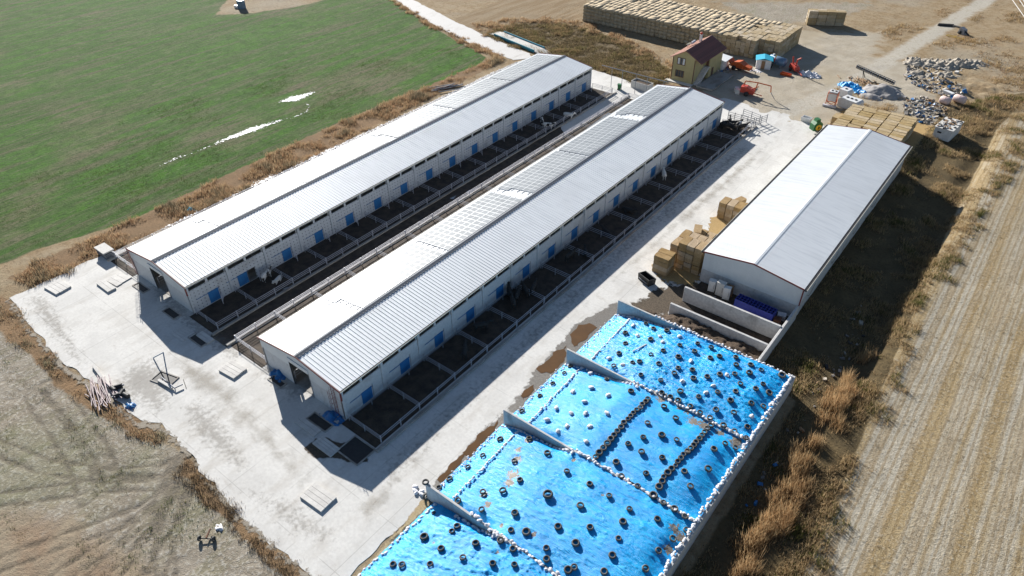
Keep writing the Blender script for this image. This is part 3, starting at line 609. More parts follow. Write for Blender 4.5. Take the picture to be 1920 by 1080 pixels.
# ================================================================== PENS
def fence(name, label, cat, p0, p1, rails, post_h, spacing, mat=None, group=None, rr_=.045, pr=.07, ends=True, kick=0):
    mat = mat or M['galv']; p0 = Vector((*p0, .03)) if len(p0) == 2 else Vector(p0); p1 = Vector((*p1, .03)) if len(p1) == 2 else Vector(p1)
    d = p1 - p0; L = d.length; n = max(1, round(L / spacing)); r = thing(name, label, cat, p0, math.atan2(d.y, d.x), group)
    pm_ = cached(('post', post_h, pr, mat.name), lambda: MB().tube((0, 0, 0), (0, 0, post_h), pr, 6).mesh('post', [mat]))
    for k in range(n + 1):
        if not ends and k in (0, n): continue
        link('post', pm_, r, (L * k / n, 0, 0))
    for z in rails:
        rm = cached(('rail', round(L, 2), rr_, mat.name), lambda: MB().tube((0, 0, 0), (L, 0, 0), rr_, 6).mesh('rail', [mat])); link('rail', rm, r, (0, 0, z))
    return r
ORD = ['first', 'second', 'third', 'fourth', 'fifth', 'sixth', 'seventh', 'eighth', 'ninth', 'tenth', 'eleventh', 'twelfth', 'thirteenth', 'fourteenth', 'fifteenth', 'sixteenth', 'seventeenth', 'eighteenth', 'nineteenth', 'twentieth']
def ordn(k): return ORD[k] if k < 20 else f'{k + 1}{"th" if 10 < (k + 1) % 100 < 14 else {1: "st", 2: "nd", 3: "rd"}.get((k + 1) % 10, "th")}'
def pen_floor(x0, x1, y0, y1): slab('pen_floor', [(x0, y0), (x1, y0), (x1, y1), (x0, y1)], .0, .048, M['manure'], amp=.0, step=4)
def pens(tagname, wx, fx, kx, rails, ext=0):
    s = 1 if fx > wx else -1; y0, y1 = 29.75, 125.75
    pen_floor(min(wx, fx), max(wx, fx), y0 - .9, y1 + ext)
    slab('kerb', [(min(kx, kx + s * .35), y0 - 1.2), (max(kx, kx + s * .35), y0 - 1.2), (max(kx, kx + s * .35), y1 + 1 + ext), (min(kx, kx + s * .35), y1 + 1 + ext)], .0, .26, M['kerb'], amp=.05, step=1.0)
    fence('pen_fence', f'outer rail fence of pens {tagname}', 'fence', (fx, y0, .05), (fx, y1 + ext, .05), rails, 1.15, 3.0, M['galv_mid'] if s > 0 else M['galv'], rr_=.04)  # shaded-side fences take the darkened copy, sun-side ones stay light
    for k in range(17):
        fence('divider_fence', f'{ordn(k)} pen divider from the front {tagname}', 'fence', (wx + s * .35, y0 + 6 * k, .05), (fx - s * .08, y0 + 6 * k, .05), (.5, .8, 1.08), 1.12, 2.6, M['galv_mid'], group='pen partitions ' + tagname, rr_=.032, pr=.05)
pens('along the right side of the middle barn', -47.5, -42.0, -41.65, (.75, 1.05), 2.0)
pens('along the right side of the barn by the field', -77.65, -72.35, -72.1, (.5, .78, 1.05))
pens('along the left side of the middle barn', -61.95, -68.35, -68.55, (.45, .65, .88, 1.1))
pens('along the field side of the far barn', -92.1, -98.3, -98.5, (.45, .65, .88, 1.1))
fence('feed_rail', 'double rail running close along the wall of the middle barn', 'fence', (-46.95, 30.0, .05), (-46.95, 125.5, .05), (.55, .85), .9, 3.0, M['galv_dark'])
slab('lane', [(-72.0, 28.4), (-68.6, 28.4), (-68.6, 103), (-72.0, 106)], .0, .044, M['manure'], amp=.15)
for px in ([(520, 545), (545, 535), (560, 530), (548, 545)], [(635, 505), (655, 490), (650, 500), (640, 508)], [(870, 360), (890, 352), (905, 350), (880, 368)], [(840, 372), (862, 362), (850, 378)], [(785, 408), (800, 405), (790, 412)], [(1000, 305), (1080, 255), (1120, 225), (1140, 210), (1150, 215), (1100, 260), (1030, 310)]):
    lay('lane_puddle', px, M['s_snow'] if 0 else blend_mat('s_pud', (.42, .45, .48), (.30, .32, .34), .35, .9, 1.2, .8), .6)
for k in range(16):   # small gates by the doors of the far barn
    y = 29.65 + 6 * k + 4.3
    fence('door_gate', f'small tubular gate beside the {ordn(k)} blue door of the barn by the field', 'gate', (-77.45, y, .05), (-76.5 + random.uniform(-.2, .3), y + random.uniform(-.8, .4), .05), (.3, .6, .9, 1.15), 1.2, 1.2, group='gates beside the blue doors', rr_=.03, pr=.04)
# cross fences at the near ends
# overhead pipe on posts at the far end
pr = thing('pipe_gantry', 'thin overhead pipe on tall posts between the far ends of the barns', 'pipe', (-77, 128.6, 0))
MB().tube((0, 0, 4.3), (16, 0, 4.3), .09, 6).build('pipe', M['galv_dark'], pr)
for xx in (2.6, 5.2, 8.5, 11.2, 15): MB().tube((xx, 0, .03), (xx, 0, 4.3), .06, 6).build('post', M['galv_dark'], pr)
fence('loading_pen', 'grey tubular cattle loading pen at the far end of the middle barn', 'fence', (-47.3, 128.6, .03), (-42, 128.6, .03), (.4, .75, 1.1, 1.5), 1.7, 1.3, M['galv_dark'])
fence('loading_gate', 'open tubular gate leaning out from the loading pen', 'gate', (-45.4, 131.4, .03), (-41.6, 130.6, .03), (.4, .8, 1.2, 1.6), 1.7, 1.9, M['galv_dark'])
fence('loading_gate', 'tubular gate on the lane side of the loading pen', 'gate', (-41.6, 128.4, .03), (-40.6, 131.6, .03), (.4, .8, 1.2, 1.6), 1.8, 1.6, M['galv_dark'])

# ================================================================== SILAGE BUNKERS
WY = [15.6, 27.75, 39.95, 52.05, 63.75]
def heap_z(x, y):
    x = np.asarray(x, float); y = np.asarray(y, float)
    b = np.interp(x, [-33.6, -33.0, -30.5, -27, -24, -18, -12, -10.2], [.02, .12, 1.25, 1.75, 2.2, 2.42, 2.35, 2.15])
    k = np.clip(np.searchsorted(WY, y) - 1, 0, 3); W0 = np.array(WY)[k]; W1 = np.array(WY)[k + 1]; t = np.clip((y - W0) / (W1 - W0), 0, 1)
    bul = np.sin(np.pi * t) ** .8
    side = sstep(1.2, .1, np.minimum(y - W0, W1 - y))
    z = b + .42 * bul * sstep(-31.5, -25, x) * sstep(-10.0, -13, x)
    cover = sstep(-26.5, -23.5, x); z = z * (1 - side * (1 - cover) * .28) + side * cover * (2.44 - z) * .9
    return z
def on_heap(px, py):
    z = 1.5
    for _ in range(8): x, y, _z = G(px, py, z); z = float(heap_z(x, y))
    return x, y, z
mudspots = [(992, 826, .9), (972, 845, .7), (968, 862, .9), (962, 890, 1.1), (953, 905, .9), (908, 925, .8), (915, 945, .6), (1240, 745, 1.2), (1225, 735, .8), (1300, 790, 1.3), (1320, 797, 1.2), (1380, 828, 1.3), (1350, 810, 1.0), (1265, 990, 1.0), (1280, 1010, 1.1), (1255, 1030, .8), (1290, 770, .9), (933, 1035, .35), (813, 1018, .3), (1290, 845, .5), (1075, 862, .4), (1000, 1003, .5), (1130, 928, .35), (940, 985, .4), (1275, 762, .7)]
ms = [(*on_heap(a, b)[:2], r) for a, b, r in mudspots]
NAMES = ['blue plastic silage sheet nearest the camera at the bottom edge', 'blue silage sheet second from the bottom, with muddy pools near its ramp', 'blue silage sheet with two straight rows of tyres', 'rear blue silage sheet next to the manure heap']
for k in range(4):
    y0, y1 = WY[k] + .14, WY[k + 1] - .14; xl = -33.3 if k else -32.3
    xs = np.arange(xl, -10.25, .13); ys = np.linspace(y0, y1, 92); X, Y = np.meshgrid(xs, ys); x = X.ravel(); y = Y.ravel(); z = heap_z(x, y)
    ang = [.25, .12, .05, -.2][k]; u = x * math.cos(ang) + y * math.sin(ang); w = -x * math.sin(ang) + y * math.cos(ang)
    wr = 1 - np.abs(fbm(u * .35 + 9 * k, w * 2.6, 3)); wr2 = 1 - np.abs(fbm(u * 1.4 + 31 * k + .8 * vnoise(x, y), w * 1.9 + .9 * vnoise(x * .7, y * .7 + 7), 3))
    rough = [1.25, .8, .55, 1.1][k]
    z = z + rough * (.10 * wr ** 5 + (.06 if k in (0, 3) else .03) * wr2 ** 6) + .10 * fbm(x * .35 + 5, y * .35, 2)
    mud = np.zeros(len(x))
    for a, b, r in [(a_, b_, r_ * .6) for a_, b_, r_ in ms]: mud = np.maximum(mud, np.clip(1.15 - np.hypot(x - a, y - b) / (2 * r), 0, 1))
    z = z - .05 * sstep(.3, .7, mud)
    edge = np.minimum.reduce([x - xs[0], np.full(len(x), 9.)]); z = np.where(edge < .05, np.minimum(z, .06), z)
    n = len(xs); q = (np.arange(len(ys) - 1)[:, None] * n + np.arange(n - 1)[None, :]).ravel()
    r = tag(link('silage_sheet', npmesh('silage_sheet', np.c_[x, y, z], np.c_[q, q + 1, q + n + 1, q + n], [M['tarp']], True, {'mud': mud})), NAMES[k], 'tarpaulin', 'blue sheets over the silage clamps')
def bwall(label, x0, x1, y0, y1, z0=-.1, z1=2.4, mat='wall', taper=None):
    m = MB()
    if taper is None: m.box(x0, x1, y0, y1, z0, z1)
    else: m.prism([(x0, z0), (x1, z0), (x1, z1), (x0, z1 - taper)], 'y', y0, y1)
    me = m.mesh('bunker_wall', [M[mat]]); bm = bmesh.new(); bm.from_mesh(me); bmesh.ops.bevel(bm, geom=bm.edges, offset=.03, segments=1, affect='EDGES'); bm.to_mesh(me); bm.free()
    return tag(link('bunker_wall', me), label, 'wall')
for k, lab in ((1, 'concrete bunker wall ending at the tyre and white bags on the yard'), (2, 'concrete bunker wall between the second and third blue sheets'), (3, 'concrete bunker wall beside the brown puddles'), (4, 'concrete bunker wall between the rear blue sheet and manure heap')):
    bwall(lab, -33.2, -10.35, WY[k] - .13, WY[k] + .13)
bwall('long concrete side wall of the silage bunkers above the ditch', -10.3, -10.0, 15.0, 64.1, -1.3, 2.4)
bwall('low concrete wall at the bottom edge of the front silage sheet', -32.5, -10.35, WY[0] - .26, WY[0] - .02)
bwall('concrete dividing wall behind the manure heap', -27.7, -14.65, 67.5, 67.85, -.1, 2.1)
bwall('weathered concrete wall in front of the blue crate and scrap', -27.7, -14.65, 71.4, 71.75, -.1, 2.35)
bwall('concrete side wall between the scrap bays and the ditch', -14.6, -14.3, 63.95, 77.0, -1.0, 2.2)
slab('bay_floor', [(-27.6, 64.0), (-14.7, 64.0), (-14.7, 76.9), (-27.6, 76.9)], 0, .06, M['manure'], amp=.1)
# manure heap
def mound(name, label, cat, cx, cy, rx, ry, h, mat, seed, kind=None, res=.22, rough=.35, z0=0.0, pw=.8):
    xs = np.arange(-rx, rx + res, res); ys = np.arange(-ry, ry + res, res); X, Y = np.meshgrid(xs, ys); x = X.ravel(); y = Y.ravel()
    rr_ = np.sqrt((x / rx) ** 2 + (y / ry) ** 2) + .18 * fbm(x * .6 + seed, y * .6, 3); z = h * np.clip(1 - rr_, -.3, 1) ** 1 if 0 else h * np.sign(1 - rr_) * np.abs(1 - rr_) ** pw
    z = z * (1 + rough * fbm(x * 1.4 + seed, y * 1.4, 4)) + .12 * rough * fbm(x * 4 + seed, y * 4, 2); z = np.maximum(z, -.3)
    n = len(xs); q = (np.arange(len(ys) - 1)[:, None] * n + np.arange(n - 1)[None, :]).ravel(); f = np.c_[q, q + 1, q + n + 1, q + n]; f = f[(z[f] > -.12).any(1)]
    u, inv = np.unique(f, return_inverse=True)
    o = link(name, npmesh(name, np.c_[x[u], y[u], z[u]], inv.reshape(f.shape), [mat], True), None, (cx, cy, z0)); return tag(o, label, cat, None, kind)
def manure_bay():
    xs = np.arange(-28.6, -14.7, .16); ys = np.arange(63.95, 67.45, .16); X, Y = np.meshgrid(xs, ys); x = X.ravel(); y = Y.ravel()
    z = 1.15 * sstep(-29.0, -25.5, x) * (1 + .25 * fbm(x * .5, y * .5, 2)) + .16 * fbm(x * 2.2, y * 2.2, 3) + .06
    z = np.where(x < -28.4, -.05, z); n = len(xs); q = (np.arange(len(ys) - 1)[:, None] * n + np.arange(n - 1)[None, :]).ravel()
    tag(link('manure_heap', npmesh('manure_heap', np.c_[x, y, z], np.c_[q, q + 1, q + n + 1, q + n], [M['manureheap']], True)), 'brown crumbly manure heap behind the rear blue sheet', 'manure')
manure_bay()
mound('soil_clods', 'loose dark clods spilling from the manure heap onto the yard', 'soil', -29.6, 65.2, 2.4, 1.7, .55, M['manureheap'], 3, rough=1.1)
mound('soil_clods', 'dark earth left in the bay before the blue crate', 'soil', -21, 69.6, 5.5, 1.6, .5, M['manureheap'], 8, rough=.9)

# tyres
def C(ox, oy, k, pts): return [(ox + p[0] / k, oy + p[1] / k) + tuple(p[2:]) for p in pts]
def tyre_mesh(R_, w, ri, name):
    m = MB(); h = w / 2; prof = [(ri, -h * .55), (ri + .03, -h), (R_ * .86, -h), (R_ * .97, -h * .62), (R_, 0), (R_ * .97, h * .62), (R_ * .86, h), (ri + .03, h), (ri, h * .55), (ri + .05, 0), (ri, -h * .55)]
    m.lathe(prof, 20); return m.mesh('tyre', [M['rubber']])
TY = [tyre_mesh(.33, .21, .19, 't'), tyre_mesh(.31, .2, .18, 't'), tyre_mesh(.35, .25, .2, 't')]
tA = C(1130, 540, 4.8, [(388, 325), (456, 369), (577, 389), (203, 411), (431, 468), (205, 507), (853, 505), (692, 522), (976, 539), (146, 594), (543, 571), (433, 605), (827, 576), (680, 629, 1.15), (330, 668), (267, 677), (504, 688), (966, 635), (1050, 621), (1197, 629), (98, 706), (678, 726), (806, 743), (643, 774), (343, 788), (1200, 697), (1330, 700), (1425, 745), (1053, 785), (1187, 780, 1.1), (1318, 772, 1.2), (1610, 795, 1.3), (521, 837), (815, 820, 1.1), (939, 806), (1238, 868), (1442, 872), (1376, 914), (697, 938, 1.15), (1034, 944), (1194, 938), (1496, 952, 1.25), (862, 986), (1149, 1020, 1.1), (1336, 1045), (1445, 1072), (530, 950), (607, 987), (678, 1021), (788, 1072)]) + [(1342, 770, 1.1), (1375.5, 775), (1401, 802), (1356, 799), (1376.6, 809.5), (1330.7, 785), (1312, 775), (1399, 822.5)]
rowB1 = C(1000, 680, 6, [(1287, 415), (1263, 447), (1225, 477), (1203, 515), (1162, 540), (1123, 575), (1094, 608), (1063, 643), (1017, 685, 1.2), (986, 735, 1.2), (943, 780, 1.1), (907, 825), (871, 870, 1.1), (832, 920, 1.15), (787, 972, 1.15), (741, 1025, 1.2), (700, 1070)])
rowB2 = C(1180, 780, 6, [(913, 117), (870, 150), (843, 190), (815, 227), (785, 265, 1.1), (748, 302), (723, 340), (690, 375), (652, 410), (606, 441), (578, 483, 1.1), (542, 522), (518, 565, .8), (473, 605, 1.15), (430, 650, 1.1), (385, 693, .9), (368, 745, 1.1), (333, 808, 1.2)])
tB = C(1000, 680, 6, [(415, 50), (347, 122), (218, 242), (73, 380), (825, 195), (1097, 330, 1.1), (1468, 503, 1.1), (1600, 632, 1.1), (1283, 685), (1443, 825, 1.15), (1235, 848), (1065, 922), (1216, 1012, 1.2), (1610, 875)]) + C(1180, 780, 6, [(1075, 318), (1190, 367), (950, 380, 1.1), (885, 605, 1.2), (617, 632), (685, 800, 1.15), (368, 478), (187, 655), (90, 798), (268, 905, 1.25), (380, 985), (505, 1055, 1.1)]) + [(1165, 894), (1155, 868, 1.1), (1283.8, 969.7), (978.5, 772)]
tC = C(1020, 820, 6, [(37, 185), (257, 387), (513, 535), (732, 665), (43, 658, 1.55), (408, 778, 1.15), (960, 815), (1275, 930, 1.15), (885, 960, 1.25), (517, 1023, 1.1), (158, 1015), (1600, 1055)]) + C(980, 920, 6, [(40, 475, 1.2), (1077, 545), (595, 600, 1.1), (265, 655), (268, 778), (1007, 737), (1527, 685), (1688, 550), (578, 870), (510, 903, 1.1), (915, 920, 1.1), (1380, 888, 1.1)]) + C(760, 860, 4.909, [(575, 82), (408, 190), (310, 275), (485, 395), (1003, 27), (1055, 203), (713, 312, 1.1), (897, 300, 1.1), (702, 475), (1008, 507, 1.1), (1485, 122), (972, 665)]) + [(937.5, 824.7), (905, 855), (992, 823.7)]
tD = C(680, 920, 6, [(1063, 408), (1003, 465), (693, 530, 1.15), (1433, 470), (1272, 600), (1552, 570), (1690, 665), (883, 660, 1.1), (1128, 760), (760, 833, 1.05), (443, 843, 1.05), (343, 838), (1463, 828), (1707, 840), (798, 255, .7)])
def put_tyre(p, label, group, lift=None):
    x, y, z = on_heap(p[0], p[1]); s = (p[2] if len(p) > 2 else 1.0) * random.uniform(.93, 1.06)
    e = .3; dzx = float(heap_z(x + e, y) - heap_z(x - e, y)) / (2 * e); dzy = float(heap_z(x, y + e) - heap_z(x, y - e)) / (2 * e)
    nrm = Vector((-dzx, -dzy, 1)).normalized(); q = nrm.to_track_quat('Z', 'Y'); o = link('tyre', random.choice(TY), None, (x, y, z + .16 * s))
    o.rotation_euler = (q @ Matrix.Rotation(random.uniform(0, 6), 3, 'Z').to_quaternion()).to_euler(); o.scale = (s, s, s * random.uniform(.9, 1.15))
    return tag(o, label, 'tyre', group)
for lst, nm in ((tA, 'rear'), (tB, 'third'), (tC, 'second'), (tD, 'front')):
    for k, p in enumerate(sorted(lst, key=lambda p: p[0])): put_tyre(p, f'{"large " if len(p) > 2 and p[2] >= 1.2 else ""}loose tyre on the {nm} blue sheet, {ordn(k)} counting from the left', 'tyres scattered on the blue sheets')
for lst, nm in ((rowB1, 'left'), (rowB2, 'right')):
    for k, p in enumerate(lst): put_tyre(p, f'tyre in the {nm} straight tyre row, {ordn(k)} from its upper end', 'tyres laid in straight rows')

# white bags
def bag_mesh(i):
    bm = bmesh.new(); bmesh.ops.create_icosphere(bm, subdivisions=2, radius=1)
    for v in bm.verts:
        k = 1 + .30 * float(vnoise(v.co.x * 2 + 11 * i, v.co.y * 2 + v.co.z * 1.7)); v.co = Vector((v.co.x * .34 * k, v.co.y * .22 * k, v.co.z * .15 * k))
        if v.co.x > .24: v.co.y *= .5; v.co.z *= .6
    me = bpy.data.meshes.new('white_bag'); bm.to_mesh(me); bm.free(); me.materials.append(M['bag']); return me
BAGS = [bag_mesh(i) for i in range(6)]
bags = []
def bag_line(p0, p1, sp, label, zf=None, jit=.08, sc=1.0):
    a = np.array(p0, float); b = np.array(p1, float); L = np.hypot(*(b - a)[:2]); n = int(L / sp); ang = math.atan2(*(b - a)[[1, 0]])
    for k in range(n + 1):
        p = a + (b - a) * k / n; x = p[0] + random.gauss(0, jit); y = p[1] + random.gauss(0, jit); z = (float(heap_z(x, y)) if zf is None else zf) + .12
        bags.append((x, y, z, ang + random.gauss(0, .7), sc * random.uniform(.75, 1.2), label))
bag_line((-24.5, WY[1]), (-10.5, WY[1]), .36, 'white bag in the row between the front and second blue sheets', 2.42)
bag_line((-29, WY[1] - .45), (-23.5, WY[1] - .35), .40, 'white bag in the row between the front and second blue sheets')
bag_line((-27.5, WY[1] + .05), (-23.0, WY[1] - .2), .33, 'white bag in the row between the front and second blue sheets', 2.43, .12)
bag_line((-24.2, WY[2]), (-10.5, WY[2]), .36, 'white bag in the row between the second and third blue sheets', 2.42)
bag_line((-27.0, WY[2] - .4), (-24, WY[2] - .35), .4, 'white bag in the row between the second and third blue sheets')
bag_line((-24.0, WY[3]), (-10.5, WY[3]), .38, 'white bag in the row between the third and rear blue sheets', 2.42)
bag_line((-27.5, WY[3] - .4), (-23.5, WY[3] - .35), .4, 'white bag in the row between the third and rear blue sheets')
bag_line((-27.6, WY[4] - .05), (-10.3, WY[4]), .42, 'white bag in the row along the manure heap edge', 2.42, .06, .9)
bag_line((-10.4, 16.5), (-10.4, 63.7), .36, 'white bag in the row along the ditch wall', 2.40, .07)
for k in (1, 2, 3): bag_line((-30.4, WY[k] + .3), (-30.7, WY[k + 1] - .4), .34, f'white bag across the ramp of the {["", "second", "third", "rear"][k]} blue sheet', None, .05, .75)
for k in (1, 2, 3): bag_line((-33.0, WY[k] + .3), (-33.0, WY[k + 1] - .3), .2, f'small white bag at the foot of the {["", "second", "third", "rear"][k]} blue sheet', None, .2, .5)
bag_line((-31.7, 27.2), (-32.0, 17), .42, 'white bag along the yard edge of the front blue sheet', None, .12, .85)
for k in (2, 3, 4): bag_line((-33, WY[k] - .45), (-25, WY[k] - .4), .42, f'white bag in shade at foot of the {["", "", "second", "third", "rear"][k]} bunker wall', None, .06, .85)
loose = C(1000, 680, 6, [(640, 130), (650, 287), (445, 335), (843, 375), (578, 445), (260, 518), (427, 577), (588, 575), (830, 577), (152, 647), (380, 720), (637, 723), (275, 778), (597, 893)]) + C(1130, 540, 4.8, [(270, 245), (275, 342), (315, 435), (518, 440), (692, 440), (540, 492), (55, 638), (185, 697), (793, 660), (1117, 788), (717, 845), (995, 885), (930, 948), (50, 970)]) + [(1408.6, 782)]
lab_loose = []
for k, p in enumerate(sorted(loose, key=lambda p: p[0])):
    x, y, z = on_heap(*p); o = link('white_bag', BAGS[k % 6], None, (x, y, z + .12), (0, 0, random.uniform(0, 6)), (1.0, 1.15, 1.1)); tag(o, f'loose white bag lying alone on the blue sheets, {ordn(k)} from the left', 'bag', 'loose white bags on the sheets')
bags.sort(key=lambda b: (b[0] ** 2 + b[1] ** 2 + (b[2] - CAMH) ** 2) / b[4] ** 2)
NB = 300 - len(loose)
cnt = {}
for x, y, z, a, s, lab in bags[:NB]:
    cnt[lab] = cnt.get(lab, 0) + 1; s *= .68
    tag(link('white_bag', random.choice(BAGS), None, (x, y, z), (random.gauss(0, .15), random.gauss(0, .15), a), (s, s * 1.1, s)), f'{lab}, {ordn(cnt[lab] - 1)} nearest', 'bag', lab.replace('white bag', 'bags').replace('small ', ''))
def joined(name, items, meshes, mats, label=None, cat=None, kind='stuff'):
    V = []; F = []; off = 0
    for me, mat in items:
        n = len(me.vertices); co = np.empty(n * 3, np.float32); me.vertices.foreach_get('co', co); co = co.reshape(-1, 3); m4 = np.array(mat)
        V.append(co @ m4[:3, :3].T + m4[:3, 3]); me.calc_loop_triangles(); t = np.empty(len(me.loop_triangles) * 3, np.int32); me.loop_triangles.foreach_get('vertices', t); F.append(t.reshape(-1, 3) + off); off += n
    return tag(link(name, npmesh(name, np.concatenate(V), np.concatenate(F), mats)), label, cat, None, kind)
joined('small_white_bags', [(random.choice(BAGS), Matrix.LocRotScale(Vector((x, y, z)), Matrix.Rotation(a, 3, 'Z').to_quaternion(), Vector((s * .7, s * .75, s * .7)))) for x, y, z, a, s, lab in bags[NB:]], None, [M['bag']], 'small white bags in the farther rows on the silage sheets', 'bags')
# wall-end clutter and a stick on the rear sheet
x, y, z = on_heap(1199, 653); tag(MB().obox((0, 0, .05), (2.2, .12, .08), 0).build('plank', M['slab'], None, (x, y, z + .06), (0, 0, 1.25)), 'grey plank lying on the rear blue sheet', 'plank')
for k, (px, py, lab) in enumerate([(791, 908, 'tyre on top of the bunker wall end beside crumpled white bags'), (798, 921, 'tyre leaning on the outside of the bunker wall end')]):
    g = G(px, py, 2.1 if k == 0 else 1.2); o = link('tyre', TY[2], None, (-33.25, 27.75, 2.52) if k == 0 else (-33.42, 27.5, .36), (0, 0, 0) if k == 0 else (0, R(80), 0)); tag(o, lab, 'tyre')
    if k == 1: o.location = (-33.36, 27.6, .36)
for k in range(5): tag(link('white_bag', BAGS[k], None, (-33.9 - .3 * k, 27.6 + .25 * math.sin(k * 2), .13), (0, 0, k)), f'crumpled white bag by the bunker wall end, {ordn(k)} from the tyre', 'bag', 'crumpled bags by the wall end')

# ================================================================== STRAW BALES
def bale_mesh(i, L=2.3, w=1.15, h=.71, mt='straw'):
    bm = bmesh.new(); bmesh.ops.create_cube(bm, size=1); bmesh.ops.subdivide_edges(bm, edges=bm.edges, cuts=1, use_grid_fill=True)
    for v in bm.verts:
        c = v.co; e = sum(abs(k) > .4 for k in c); f = {3: .955, 2: .985, 1: 1.0}.get(e, 1)
        v.co = Vector((c.x * L * f, c.y * w * f, c.z * h * f)) + Vector([.035 * float(vnoise(c.x * 3 + 7 * i + j * 5, c.y * 3 + c.z * 2 + i)) for j in range(3)])
    me = bpy.data.meshes.new('straw_bale'); bm.to_mesh(me); bm.free(); me.materials.append(M[mt]); return me
BMS = {m: [bale_mesh(i, mt=m) for i in range(6)] for m in ('straw', 'straw_brown', 'straw_gold')}; BM = BMS['straw_brown']; BH = .71
fillb = []
def bale(x, y, z, rot, label, group, sc=(1, 1, 1), tilt=0.0):
    o = link('straw_bale', random.choice(BM), None, (x, y, z), (tilt, 0, rot + random.gauss(0, .02)), sc); return tag(o, label, 'straw bale', group)
def fill(x, y, z, rot, sc=(1, 1, 1)): fillb.append((random.choice(BM), Matrix.LocRotScale(Vector((x, y, z)), Matrix.Rotation(rot + random.gauss(0, .02), 3, 'Z').to_quaternion(), Vector(sc))))
HP = math.pi / 2
# low corner stack
for c in range(2):
    for l in range(4): bale(-33.1 + .05 * random.gauss(0, 1), 75.35 + 1.2 * c, .04 + BH * (l + .5), 0, f'{"left" if c == 0 else "right"} straw bale in {ordn(l)} layer of the low corner stack', 'bales of the low corner stack')
# tall stack against the shed
for c in range(4):
    for l in range(6):
        if c == 0 and l > 4: continue
        bale(-32.75 + 1.2 * c, 78.9 + random.gauss(0, .05), .04 + BH * (l + .5), HP, f'bale in tall stack by shed, {ordn(c)} column from left, {ordn(l)} layer up', 'bales of the tall stack by the shed')
for c in range(4):
    for l in range(5):
        (bale if l >= 3 or c == 0 else lambda *a: fill(*a[:4]))(-32.75 + 1.2 * c, 81.3, .04 + BH * (l + .5), HP, f'bale behind tall stack by shed, {ordn(c)} column, {ordn(l)} layer up', 'bales behind the tall stack')
for c in range(3):
    for l in range(4):
        (bale if l >= 3 else lambda *a: fill(*a[:4]))(-31.4 + 1.25 * c, 83.9, .04 + BH * (l + .5), HP, f'straw bale in the low rear of the tall stack, {ordn(c)} from the left', 'bales behind the tall stack')
bale(-32.0, 83.6, .04 + BH * 4.5, HP + .35, 'single straw bale set askew on top behind the tall stack', 'bales behind the tall stack')
bale(-29.4, 85.3, .04 + BH * 4.5, HP + .1, 'straw bale on top next to the shed gutter', 'bales behind the tall stack') if 0 else None
# middle stack
for c in range(3):
    for l in range(4): bale(-32.6 + 1.22 * c, 94.6, .04 + BH * (l + .5), HP, f'bale in small stack midway along shed, {ordn(c)} column, {ordn(l)} layer up', 'bales of the stack midway along the shed')
for c in range(2):
    for l in range(2): bale(-31.2 + 1.22 * c, 97.2, .04 + BH * (l + .5), HP, f'bale behind small stack midway along shed, {ordn(c)} column, {ordn(l)} layer', 'bales of the stack midway along the shed')
bale(-31.4, 97.3, .04 + BH * 2.5, HP - .3, 'straw bale perched highest behind the small stack midway along the shed', 'bales of the stack midway along the shed')
BM = BMS['straw_gold']
# stack behind the shed
for c in range(5):
    for rw in range(13):
        for l in range(3):
            x = -27.6 + 2.42 * c + random.gauss(0, .06); y = 129.6 + 1.2 * rw + .35 * c * .4 + random.gauss(0, .05); z = .02 + (BH + .14) * (l + .5); s = (1.02, 1.0, 1.19)
            if l == 2 or c == 4 and rw % 1 == 0 and l == 1: bale(x, y, z, 0, f'bale behind white shed, {ordn(c)} column, {ordn(rw)} row from shed, {"top" if l == 2 else "middle"} layer', 'bales stacked behind the white shed', s)
            else: fill(x, y, z, 0, s)
for k, (x, y, n) in enumerate([(-29.9, 133.5, 1), (-29.7, 139.2, 2)]):
    for l in range(n): bale(x, y, .02 + .85 * (l + .5), HP, ['lone straw bale on the left beside the stack behind the shed', 'lower straw bale of the pair left of the stack behind the shed', 'upper straw bale of the pair left of the stack behind the shed'][k + l], 'loose bales by the stack', (1, 1.1, 1.19))
BM = BMS['straw']
# small far stack
a0 = np.array(G2(1512, 47)); a1 = np.array(G2(1581, 50)); dv = (a1 - a0) / np.hypot(*(a1 - a0)); nv = np.array([-dv[1], dv[0]]); rz = math.atan2(dv[1], dv[0]); Lf = np.hypot(*(a1 - a0)) / 4
for c in range(4):
    for l in range(4):
        p = a0 + dv * Lf * (c + .5) + nv * .6; bale(p[0], p[1], .05 + .88 * (l + .5), rz, f'bale in small far stack, {ordn(c)} column from left, {ordn(l)} layer up', 'bales of the small far stack', (Lf / 2.33, 1.0, 1.22))
        p = p + nv * 1.2; (bale if l == 3 else lambda *a: fill(*a[:4], a[6]))(p[0], p[1], .05 + .88 * (l + .5), rz, f'bale in back row on top of small far stack, {ordn(c)} from left', 'bales of the small far stack', (Lf / 2.33, 1.0, 1.22))
# long stack
big = []
nl = 5; hh = .84
for l in range(nl):
    x = -104.2
    while x < -51.5:
        w = 1.2
        for rw in range(7):
            y = 164.3 + 2.38 * rw
            if x > -57 and rw == 0 : continue
            top = l == nl - 1
            if not (top or rw == 0 or (x > -57.5 and rw <= 2) or x > -52.8): continue
            if top:
                k2 = int(round((x + 104.2) / 1.2)); cross = (k2 // 2 * 7 + rw * 3 + (k2 // 2) * rw) % 5 < 2 and -103 < x < -60
                zt = .03 + hh * (l + .5) + .10 * vnoise(k2 // 2 * 1.7, rw * 1.3) + random.uniform(-.03, .05)
                if cross: big.append((-104.2 + (k2 // 2) * 2.4 + .6, y + (-.6 if k2 % 2 else .6), float(zt), 0.0, l, rw)); continue
                big.append((x, y + random.gauss(0, .10), float(zt), HP, l, rw)); continue
            big.append((x, y + random.gauss(0, .10), .03 + hh * (l + .5), HP, l, rw))
        x += w
big2 = []
